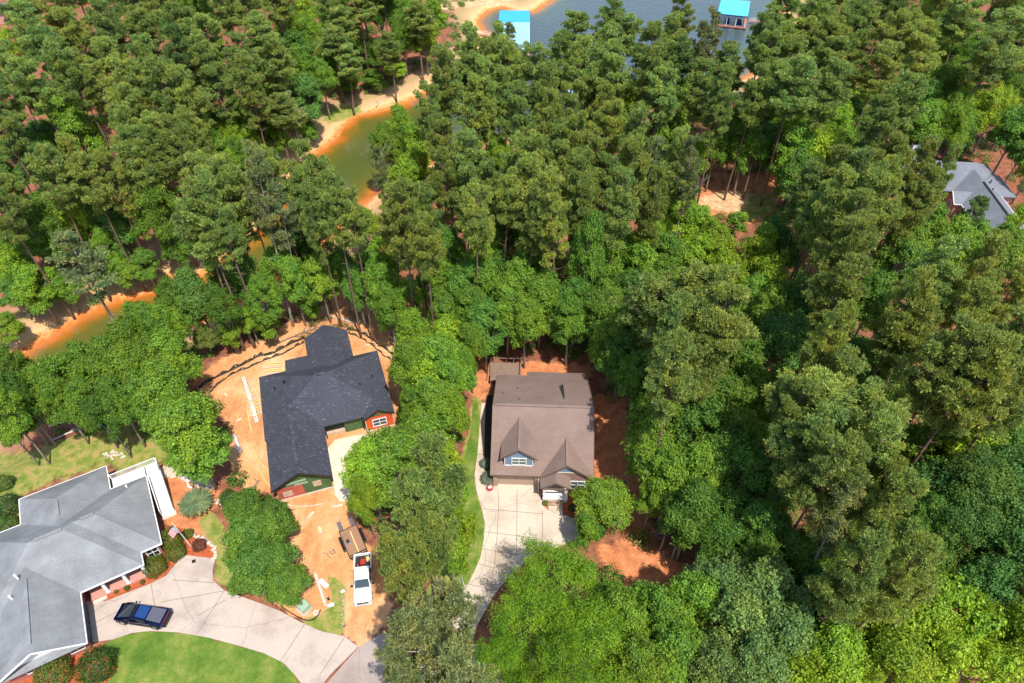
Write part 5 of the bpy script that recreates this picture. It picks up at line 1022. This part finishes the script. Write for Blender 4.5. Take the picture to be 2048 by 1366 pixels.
for s in (-1, 1):
    for xx in (-.55, .3): wheel(tr, xx - .1, s * (W / 2 + .26), .36, .22, s)
    mb = MB(); mb.box((-.22, s * (W / 2 + .26), .80), (1.9, .3, .04)); mb.box((.78, s * (W / 2 + .26), .68), (.2, .3, .03), 0, 0, .7); mb.box((-1.22, s * (W / 2 + .26), .68), (.2, .3, .03), 0, 0, -.7); mb.build('mudguard', M['black'], tr, False, .01)
    mb = MB(); q = s * .72; [mb.bar((-h - .05, q + o_, .62), (-h - 1.35, q + o_, .62), .06) for o_ in (-.22, .22)]; [mb.bar((-h - .15 - i * .2, q - .22, .62), (-h - .15 - i * .2, q + .22, .62), .07, .04) for i in range(7)]; mb.build('ramp', M['metal'], tr)
def on_tr(lx, ly, lz): c, s = math.cos(tyaw), math.sin(tyaw); return (c_[0] + lx * c - ly * s, c_[1] + lx * s + ly * c, lz)
e = empty('lumber_plank', on_tr(.2, .12, .65), tyaw, 'long yellow plank lying along the middle of the trailer deck', 'plank'); mb = MB(); mb.box((0, 0, 0), (Lt * .85, .12, .05)); mb.box((0, .002, .0275), (Lt * .8, .03, .006)); mb.build('board', M['lumber'], e)
e = empty('compactor', on_tr(-.1, -.55, .64), tyaw + .2, 'small grey machine at the shaded side of the trailer deck', 'machine'); mb = MB(); mb.box((0, 0, .08), (.6, .45, .12)); mb.build('base_plate', M['metal'], e, False, .02); mb = MB(); mb.box((0, 0, .3), (.35, .3, .3)); mb.build('engine_block', M['dkmetal'], e, False, .03); mb = MB(); mb.tube([(-.2, -.2, .2), (-.7, -.2, .8), (-.7, .2, .8), (-.2, .2, .2)], .02, 6); mb.build('handle', M['metal'], e)

# ------------------------------------------------------------------ angular dark blue truck
f0 = np.array(up(229, 1238, .5)); r0_ = np.array(up(337, 1248, .5)); a0 = np.array(up(286, 1232, .6)); dv = f0 - r0_; ty_ = math.atan2(dv[1], dv[0]) - R(3)
ct = empty('angular_pickup', (float(a0[0]), float(a0[1]), .06), ty_, 'angular dark blue electric pickup parked on the concrete drive of the grey house', 'pickup truck')
def cring(x, zb, zt, hb, ht, zc): return [(x, -hb + .08, zb), (x, hb - .08, zb), (x, hb, zc), (x, ht, zt), (x, -ht, zt), (x, -hb, zc)]
mb = MB(); mb.loft([cring(2.84, .55, .80, .80, .72, .72), cring(2.72, .42, .98, .97, .80, .82), cring(.25, .42, 1.76, 1.01, .70, 1.08), cring(-2.72, .55, 1.30, .98, .78, 1.12), cring(-2.84, .62, 1.26, .93, .78, 1.08)]); mb.build('body', M['carblue'], ct)
def slab(name, pts, m_, th_=.02):
    mb = MB(); mb.poly(pts); o = mb.build(name, m_, ct); q = o.modifiers.new('t', 'SOLIDIFY'); q.thickness = th_; q.offset = 0; return o
zt = lambda x: .98 + (2.72 - x) / 2.47 * .78 if x > .25 else 1.76 - (.25 - x) / 2.97 * .46
wt = lambda x: .80 - (2.72 - x) / 2.47 * .10 if x > .25 else .70 + (.25 - x) / 2.97 * .08
def top(x0, x1, m_, name, ins=.06, dz=.012): return slab(name, [(x0, -wt(x0) + ins, zt(x0) + dz), (x0, wt(x0) - ins, zt(x0) + dz), (x1, wt(x1) - ins, zt(x1) + dz), (x1, -wt(x1) + ins, zt(x1) + dz)], m_)
M['skyglass'] = mat('blue_roof_glass', (.010, .045, .16), .12, spec=.9)
top(2.25, .80, M['glass'], 'windshield'); top(.62, .30, M['black'], 'roof_bar', .1); top(.16, -.95, M['skyglass'], 'glass_roof', .08); top(-1.1, -2.62, M['covergrey'], 'bed_cover', .02)
slab('wiper', [(1.3, .35, zt(1.3) + .04), (1.27, .35, zt(1.27) + .045), (.9, .62, zt(.9) + .045), (.93, .62, zt(.93) + .04)], M['dkmetal'], .02)
for s in (-1, 1):
    def sd_(x, f): zc = 1.08 if x < .3 else 1.0; z_ = zc + (zt(x) - zc) * f; hb = 1.0; return (x, s * (hb + (wt(x) - hb) * f + .008), z_)
    slab('side_window', [sd_(1.5, .12), sd_(-1.0, .12), sd_(-1.0, .80), sd_(.3, .86), sd_(1.2, .7)], M['glass'])
    mb = MB(); mb.box((1.15, s * 1.13, 1.12), (.14, .2, .14)); mb.bar((1.15, s * .95, 1.06), (1.15, s * 1.08, 1.1), .05); mb.build('mirror', M['black'], ct, False, .02)
    mb = MB(); mb.box((-.1, s * .985, .50), (2.3, .06, .22)); mb.build('rocker_panel', M['dkmetal'], ct)
    for xx in (1.85, -1.85):
        wheel(ct, xx, s * .90, .44, .26, s); mb = MB(); n = 9; ar = [(xx + .62 * math.cos(math.pi * i / n), s * 1.0, .44 + .56 * math.sin(math.pi * i / n)) for i in range(n + 1)]
        for a, b in zip(ar, ar[1:]): mb.bar(a, b, .07, .12)
        mb.build('wheel_arch', M['black'], ct)
mb = MB(); mb.box((2.83, 0, .80), (.04, 1.36, .05)); mb.build('light_bar', M['white'], ct); mb = MB(); mb.box((2.80, 0, .54), (.12, 1.6, .2)); mb.build('bumper', M['black'], ct, False, .02); mb = MB(); mb.box((-2.87, 0, .62), (.16, 1.75, .18)); mb.build('rear_bumper', M['dkmetal'], ct, False, .02); mb = MB(); mb.box((-2.85, 0, 1.12), (.03, 1.5, .05)); mb.build('tail_light', M['red'], ct); mb = MB(); mb.box((-2.845, 0, .93), (.04, 1.3, .26)); mb.build('tailgate', M['black'], ct)

# ------------------------------------------------------------------ site clutter
def thing1(name, label, cat, u, v, yaw_, parts, grp=None, dz=0):
    x, y, g = upT(u, v); e = empty(name, (x, y, g + dz), yaw_, label, cat, grp)
    for nm, fn, m_ in parts: mb = MB(); fn(mb); mb.build(nm, m_, e, False, .012 if nm in ('cabinet', 'lid') else 0)
    return e
thing1('transformer_box', 'pale green electrical transformer box on red dirt by the curved black edging', 'utility box', 609, 1217, R(-38), [('cabinet', lambda m: m.box((0, 0, .42), (1.05, 1.0, .84)), M['boxgreen']), ('lid', lambda m: m.box((0, .02, .87), (1.12, 1.06, .08)), M['boxgreen']), ('base', lambda m: m.box((0, 0, .03), (1.4, 1.35, .1)), M['conc']), ('warning_plate', lambda m: m.box((.25, -.507, .6), (.3, .02, .1)), M['white'])])
thing1('wire_spool', 'small white coil lying beside the green transformer box', 'spool', 632, 1226, 0, [('coil', lambda m: m.tube([(.25 * math.cos(t), .25 * math.sin(t), .06) for t in np.linspace(0, 6.1, 14)], .05, 6), M['white']), ('hub', lambda m: m.tube([(0, 0, 0), (0, 0, .14)], .08, 8), M['palewood'])])
def beam(name, label, cat, a, b, wd, ht, m_, dz=.0, grp=None):
    p, q = upT(*a), upT(*b); e = empty(name, (p[0], p[1], p[2]), 0, label, cat, grp); mb = MB(); mb.bar((0, 0, ht / 2 + dz), (q[0] - p[0], q[1] - p[1], q[2] - p[2] + ht / 2 + dz), wd, ht); o = mb.build('timber', m_, e, False, .01)
    mb = MB(); d_ = Vector((q[0] - p[0], q[1] - p[1], 0)); n = d_.normalized(); [mb.bar(d_ * f + Vector((0, 0, ht + dz - .01)), d_ * f + n * .06 + Vector((0, 0, ht + dz - .01)), wd * 1.02, .03) for f in (.04, .94)]; mb.build('end_band', M['wood'], e); return e
beam('power_post', 'long square wooden post lying beside the transformer box', 'post', (630, 1146), (652, 1212), .3, .26, M['palewood'])
thing1('fallen_signboard', 'white signboard fallen flat beside the long wooden post', 'sign', 648, 1168, R(-40), [('board', lambda m: m.box((0, 0, .12), (1.3, .5, .04), 0, .12), M['white']), ('stake', lambda m: m.bar((-1.1, 0, .05), (.5, 0, .1), .06), M['palewood'])])
thing1('push_broom', 'dark headed broom with a long handle lying by the wooden post', 'broom', 652, 1190, R(-52), [('handle', lambda m: m.tube([(-.9, 0, .05), (.5, 0, .05)], .022, 6), M['palewood']), ('brush_head', lambda m: m.box((.6, 0, .07), (.32, .22, .12)), M['black'])])
thing1('cement_bag', 'crumpled pale bag at the foot of the long wooden post', 'bag', 662, 1210, .3, [('sack', lambda m: m.loft([[(-.35, -.15, .02), (-.35, .15, .02), (-.35, .1, .08), (-.35, -.1, .08)], [(0, -.22, .0), (0, .22, .0), (0, .18, .2), (0, -.18, .18)], [(.35, -.17, .02), (.35, .15, .02), (.35, .1, .1), (.35, -.1, .1)]]), M['white']), ('fold', lambda m: m.box((.3, 0, .1), (.12, .3, .04)), M['palewood'])])
thing1('white_bucket', 'tipped white bucket at the edge of the dirt track left of the pickup', 'bucket', 686, 1184, .6, [('pail', lambda m: m.tube([(-.22, 0, .17), (.22, 0, .19)], [.14, .18], 12), M['white']), ('handle', lambda m: m.tube([(.2, -.18, .2), (.36, 0, .3), (.2, .18, .2)], .012, 5), M['dkmetal'])])
def hose(name, label, pts, rad, m_, cat='hose'):
    q = smooth_poly([upT(*p) for p in pts], 3, False); o = np.array(q[0]); e = empty(name, tuple(o), 0, label, cat); mb = MB(); mb.tube([tuple(np.array(p) - o + np.array([0, 0, rad])) for p in q], rad, 6); mb.build('line', m_, e)
    mb = MB(); mb.tube([(0, 0, rad), (.14, .02, rad)], rad * 1.6, 8); mb.build('fitting', M['metal'], e)
hose('garden_hose', 'long pale yellow hose curving down the dirt left of the charcoal roof', [(490, 878), (497, 905), (512, 922), (520, 945), (533, 965), (545, 980)], .045, M['yellow']); hose('garden_hose', 'shorter pale hose reaching from the dirt to the charcoal roofed house', [(509, 900), (513, 918), (525, 930), (537, 942)], .045, M['yellow'])
hose('conduit', 'pale pipe lying along the front of the unfinished garage', [(568, 1008), (590, 1014), (620, 1013), (648, 1007)], .06, M['palewood'], 'pipe'); hose('rope_coil', 'loop of grey rope lying on the orange dirt, left of the trailer tongue', [(662, 1100), (668, 1099), (670, 1105), (665, 1110), (661, 1106), (662, 1101), (668, 1100), (671, 1107)], .05, M['wood'], 'rope'); hose('cable', 'short curled cable on the orange dirt left of the rope loop', [(646, 1104), (650, 1108), (657, 1108), (655, 1113), (661, 1115)], .04, M['wood'], 'cable')
# long aluminium ladder, a shorter one, stacks of new boards
def ladder(label, a, b, wd, n):
    p, q = upT(*a), upT(*b); L = math.hypot(q[0] - p[0], q[1] - p[1]); e = empty('ladder', (p[0], p[1], p[2]), math.atan2(q[1] - p[1], q[0] - p[0]), label, 'ladder', 'ladders lying on the dirt')
    for s in (-1, 1): mb = MB(); mb.box((L / 2, s * wd / 2, .1), (L, .06, .1)); mb.build('stile', M['metal'], e)
    for i in range(n): mb = MB(); mb.box((.2 + (L - .4) * i / (n - 1), 0, .12), (.16, wd - .05, .05)); mb.build('rung', M['white'], e)
ladder('long pale ladder lying on dirt left of the charcoal roof', (487, 755), (515, 846), .62, 24); ladder('shorter grey ladder lying near the dark leafy tree', (469, 870), (481, 906), .45, 11)
def boards(label, a, b, n, L, grp='new board stacks'):
    p, q = upT(*a), upT(*b); dx, dy = q[0] - p[0], q[1] - p[1]; yaw_ = math.atan2(dy, dx); e = empty('board_stack', (p[0], p[1], p[2]), yaw_, label, 'boards', grp); D_ = math.hypot(dx, dy)
    for i in range(n): mb = MB(); mb.box((D_ * i / (n - 1), .1 * math.sin(i * 2.1), .12 + .03 * (i % 2)), (.16, L, .06), .04 * math.sin(i * 5)); mb.build('board', M['lumber'] if i % 3 else M['palewood'], e)
    for s in (-1, 1): mb = MB(); mb.box((D_ / 2, s * L * .35, .05), (D_ + .4, .1, .09)); mb.build('bearer', M['lumber'], e)
boards('row of new yellow boards behind the back left corner of the charcoal roof', (549, 747), (552, 727), 6, 3.4); boards('rack of yellow boards against the left wall of the unfinished house', (508, 800), (513, 830), 8, 2.0); boards('loose yellow boards beside the ladder, nearer the cove', (500, 782), (507, 797), 5, 1.8)
beam('plank', 'single plank standing out from the board rack', 'plank', (494, 818), (503, 864), .12, .06, M['lumber']); beam('plank', 'weathered plank lying by the bottom left corner of the charcoal roof', 'plank', (505, 977), (520, 960), .2, .08, M['wood']); beam('plank', 'small weathered offcut crossing the plank by the charcoal roof corner', 'plank', (508, 958), (516, 964), .14, .06, M['wood'], .08)
# silt fences; the lower strips are a shadowed dirt ridge built as fabric
def silt(label, pts, hh=.7):
    q = smooth_poly([upT(*p) for p in pts], 2, False); o = np.array(q[0]); e = empty('silt_fence', tuple(o), 0, label, 'silt fence', 'silt fences around the building site'); P = [Vector(np.array(p) - o) for p in q]; n = len(P); mb = MB(); F_, Bk = [], []
    for i, p in enumerate(P):
        d_ = (P[min(i + 1, n - 1)] - P[max(i - 1, 0)]).normalized(); nn_ = Vector((-d_.y, d_.x, 0)); sag = .22 * math.sin(i * 1.7) + .1 * math.sin(i * .63); F_.append((p + Vector((0, 0, -.05)), p + nn_ * sag + Vector((0, 0, hh * (.8 + .2 * math.sin(i * 2.3))))))
    for i in range(n - 1):
        (a, b), (c, d_) = F_[i], F_[i + 1]; mb.poly([a, c, d_, b])
    c = mb.build('fabric', M['silt'], e); s_ = c.modifiers.new('t', 'SOLIDIFY'); s_.thickness = .03
    for i in range(0, n, 4): mb = MB(); mb.bar(F_[i][0] + Vector((0, 0, -.2)), F_[i][1] + Vector((0, 0, .15)), .06); mb.build('stake', M['palewood'], e)
silt('sagging dark silt fence curving from the left bushes to the back gable', [(397, 779), (418, 762), (454, 746), (485, 731), (505, 720), (517, 713), (535, 711), (551, 706), (583, 688), (609, 677)]); silt('lower shadowed dirt ridge built as dark fabric strip, left of the back gable', [(418, 789), (441, 764), (470, 745), (495, 738), (520, 724), (545, 716), (570, 707), (590, 694), (609, 686)], .45)  # second strip: dark line of a shadowed ridge, put in as fabric
silt('dark silt fence curving right of the back gable', [(694, 661), (709, 660), (722, 667), (737, 675), (759, 690), (784, 709), (799, 722)]); silt('inner shadowed dirt ridge built as dark fabric strip, right of the back gable', [(697, 668), (715, 672), (735, 684), (752, 698), (770, 712), (787, 724)], .45)  # inner strip likewise: ridge and its shadow made as dark fabric
def edging(label, pts):
    q = smooth_poly([upT(*p) for p in pts], 2, False); o = np.array(q[0]); e = empty('bed_edging', tuple(o), 0, label, 'edging'); mb = MB(); P = [Vector(np.array(p) - o) for p in q]
    for a, b in zip(P, P[1:]): mb.bar(a + Vector((0, 0, .05)), b + Vector((0, 0, .05)), .06, .22)
    mb.build('strip', M['black'], e); mb = MB(); [mb.bar(p + Vector((0, 0, -.1)), p + Vector((0, 0, .2)), .05) for p in P[::6]]; mb.build('peg', M['dkmetal'], e)
edging('black curved edging around the red dirt below the transformer box', [(562, 1213), (590, 1232), (615, 1243), (632, 1238), (642, 1220)])
# stones
def rock(rs, c, r):
    bm = bmesh.new(); bmesh.ops.create_icosphere(bm, subdivisions=1, radius=1); f = rs.uniform(.6, 1.25, 3); a = rs.uniform(0, 6)
    V = []
    for v_ in bm.verts:
        k_ = 1 + rs.uniform(-.22, .22); p = Vector((v_.co.x * f[0], v_.co.y * f[1], v_.co.z * f[2] * .6)) * r * k_; V.append((c[0] + p.x * math.cos(a) - p.y * math.sin(a), c[1] + p.x * math.sin(a) + p.y * math.cos(a), c[2] + p.z))
    Fc = [tuple(x.index for x in q.verts) for q in bm.faces]; bm.free(); return V, Fc
def rocks(name, label, centres, rmin, rmax, seed, kind='stuff', cat='stones', m_=None):
    rs = np.random.RandomState(seed); mb = MB(); o = centres[0]
    for c in centres:
        V, Fc = rock(rs, (c[0] - o[0], c[1] - o[1], c[2] - o[2] + .05), rs.uniform(rmin, rmax)); i = len(mb.v); mb.v += V; mb.f += [tuple(i + q for q in t) for t in Fc]; mb.mi += [0] * len(Fc)
    ob = mb.build(name, m_ or M['stone']); ob.location = o; tag(ob, label, cat, None, kind)
def scatter(poly, n, seed):
    P = P2(poly); rs = np.random.RandomState(seed); lo, hi = P.min(0), P.max(0); out = []
    while len(out) < n:
        q = rs.uniform(lo, hi)
        if inside(q[None], P)[0]: out.append((q[0], q[1], ground(*q)))
    return out
rocks('riprap', 'pale broken rocks spread beside the white deck stairs', scatter([(318, 938), (340, 930), (400, 940), (430, 975), (410, 985), (385, 965), (350, 955), (325, 955)], 330, 3), .12, .34, 1); rocks('riprap', 'scattered pale stones below the pampas grass bushes', scatter([(430, 1000), (490, 985), (485, 1005), (440, 1020)], 70, 4), .1, .25, 2)
rocks('gravel_scatter', 'loose pale stones along the left edge of the dirt track', scatter([(682, 1190), (692, 1190), (694, 1270), (684, 1270)], 60, 5), .03, .09, 6, m_=M['wrap']); rocks('gravel_scatter', 'pale washed gravel and litter where the dirt track meets the road', scatter([(680, 1260), (730, 1230), (745, 1280), (700, 1310)], 160, 7), .02, .07, 8, m_=M['wrap']); rocks('gravel_scatter', 'pale rubble in the rough grass behind the grey house', scatter([(205, 905), (240, 900), (250, 915), (210, 920)], 30, 8), .1, .3, 9)
ed = [upT(u, v) for u, v in [(388, 1071), (396, 1074), (404, 1077), (411, 1081), (418, 1086), (424, 1092), (429, 1098), (431, 1105), (431, 1112), (429, 1117)]]
for i, p in enumerate(ed):
    rs = np.random.RandomState(50 + i); V, Fc = rock(rs, (0, 0, .12), .36); mb = MB(); mb.v = V; mb.f = Fc; mb.mi = [0] * len(Fc); ob = mb.build('edging_stone', M['stone']); ob.location = p; tag(ob, 'pale block stone edging the mulch bed with the flagpole', 'stone', 'stones edging the flagpole bed')
thing1('drain_pipe', 'bent white drain pipe lying on the rocks by the deck stairs', 'pipe', 376, 966, R(-62), [('pipe', lambda m: m.tube([(-1.3, 0, .15), (.6, 0, .12), (1.1, .35, .1)], .13, 10), M['white']), ('coupling', lambda m: m.tube([(.5, 0, .12), (.7, .05, .12)], .17, 10), M['white'])])
thing1('drain_grate', 'small dark drain grate set in the top of the concrete drive', 'grate', 388, 1123, R(20), [('frame', lambda m: m.box((0, 0, .07), (.42, .42, .03)), M['dkmetal']), ('bars', lambda m: [m.box((-.14 + .07 * i, 0, .088), (.03, .34, .02)) for i in range(5)], M['black'])])
thing1('flower_pot', 'red flower pot at the garage corner of the brown house', 'pot', 980, 979, 0, [('pot', lambda m: m.tube([(0, 0, .02), (0, 0, .45)], [.28, .45], 14), M['red']), ('flowers', lambda m: [m.box((.25 * math.cos(i * 2.4) * (i / 14), .25 * math.sin(i * 2.4) * (i / 14), .5 + .05 * (i % 3)), (.12, .12, .1), i) for i in range(14)], M['fwhite'])])
for i_, (u_, v_, t_, w_) in enumerate([(676, 1012, .3, 'pale sheet offcut lying where the gravel pad meets the dirt'), (622, 1030, 1.1, 'small board scrap on the dirt below the unfinished garage'), (640, 1060, 2.0, 'thin board scrap in the middle of the orange dirt track'), (478, 840, .8, 'short scrap board left of the long ladder'), (452, 790, 2.4, 'scrap board near the lower shadowed dirt ridge'), (735, 690, .2, 'scrap board inside the right silt fence')]):
    thing1('board_scrap', w_, 'board scrap', u_, v_, t_, [('board', lambda m: m.box((0, 0, .05), (1.1 - .1 * i_, .3, .04)), M['palewood']), ('nailed_batten', lambda m: m.box((.1, 0, .09), (.12, .5, .04)), M['lumber'])], 'board scraps on the building site')
# fallen logs, brush piles, bare branches
def branchy(name, label, cat, u, v, L, yaw_, m_, seed, n=9, leaf=None, z0=.15):
    x, y, g = upT(u, v); e = empty(name, (x, y, g), yaw_, label, cat); rs = np.random.RandomState(seed); mb = MB(); mb.tube([(-L / 2, 0, z0), (0, .1 * L * .2, z0 + .05), (L / 2, 0, z0)], [.14, .10, .03], 7); mb.build('stem', m_, e)
    mb = MB(); ends = []
    for i in range(n):
        s_ = rs.uniform(-.3, .48) * L; a = rs.choice([-1, 1]) * rs.uniform(.4, 1.1); l_ = rs.uniform(.18, .4) * L; q = (s_ + math.cos(a) * l_, math.sin(a) * l_, z0 + rs.uniform(0, .45)); mb.tube([(s_, 0, z0), ((s_ + q[0]) / 2, q[1] / 2, z0 + .2), q], [.05, .035, .012], 5, False); ends.append(q)
        for _ in range(3): t = Vector(q) + Vector(rs.normal(0, .13 * L, 3)) * Vector((1, 1, .3)) if False else Vector((q[0] + rs.normal(0, .1) * L, q[1] + rs.normal(0, .1) * L, max(.05, q[2] + rs.normal(0, .15)))); mb.tube([q, t], [.02, .008], 4, False)
    mb.build('branches', m_, e)
    if leaf:
        C_ = np.array(ends); P = np.repeat(C_, 90, 0) + rs.normal(0, .3, (90 * n, 3)) * np.array([1, 1, .4]); P[:, 2] = np.maximum(P[:, 2], .05); d_ = np.tile([[0, 0, 1.0]], (len(P), 1)); o = quads('foliage', leaf_quads(P, d_, rs.uniform(.12, .25, len(P)), rs, .6, .6), M['leaf'], e); o.color = (*leaf, 1)
branchy('brush_pile', 'pile of cut green branches on the dirt behind the back gable', 'brush', 606, 668, 7.5, R(32), M['wood'], 1, 16, (.12, .15, .035)); branchy('fallen_tree', 'bare fallen tree lying on dirt above the silt fence', 'log', 688, 642, 5.5, R(-22), M['palewood'], 2, 8, (.14, .16, .05)); branchy('driftwood', 'grey driftwood heap in the rough grass behind the grey house', 'log', 152, 862, 6, R(35), M['palewood'], 3, 10); branchy('driftwood', 'pale log lying beside the grassy corner of the left wood', 'log', 130, 845, 4, R(25), M['palewood'], 4, 6)
branchy('driftwood', 'thin stranded branch on the sand bank of the cove', 'log', 760, 205, 5, R(75), M['palewood'], 5, 5); branchy('driftwood', 'stranded branch near the top of the sand bank by the gangway', 'log', 905, 70, 6, R(160), M['palewood'], 6, 4); branchy('cut_branches', 'pale split branches at the foot of the lawn strip', 'brush', 915, 1195, 3.4, R(60), M['palewood'], 7, 8)
def bare_tree(label, u, v, Hh, seed):
    x, y, g = upT(u, v); e = empty('bare_tree', (x, y, g), 0, label, 'bare tree', 'bare grey trees'); rs = np.random.RandomState(seed); mb = MB(); mb.tube([(0, 0, -.3), (.1, 0, Hh * .5), (.3, .1, Hh)], [.12, .08, .02], 6); mb.build('trunk', M['bark_grey'], e); mb = MB()
    for i in range(16):
        z = Hh * rs.uniform(.3, .95); a = rs.uniform(0, 6.28); L = Hh * .3 * rs.uniform(.5, 1); q = (math.cos(a) * L, math.sin(a) * L, z + L * .7); mb.tube([(.1, 0, z), q], [.04, .012], 4, False)
        for _ in range(4): mb.tube([q, (q[0] + rs.normal(0, .5), q[1] + rs.normal(0, .5), q[2] + rs.uniform(.1, .8))], [.015, .006], 4, False)
    mb.build('branches', M['bark_grey'], e)
bare_tree('leafless grey tree reaching over the red soil right of the driveway', 1320, 1100, 7, 21); bare_tree('leafless grey tree just left of the sunny clearing', 1385, 410, 8, 23); bare_tree('slim dead tree standing at the cove edge', 775, 405, 13, 24)
# bench-height fence rail behind the brown house deck
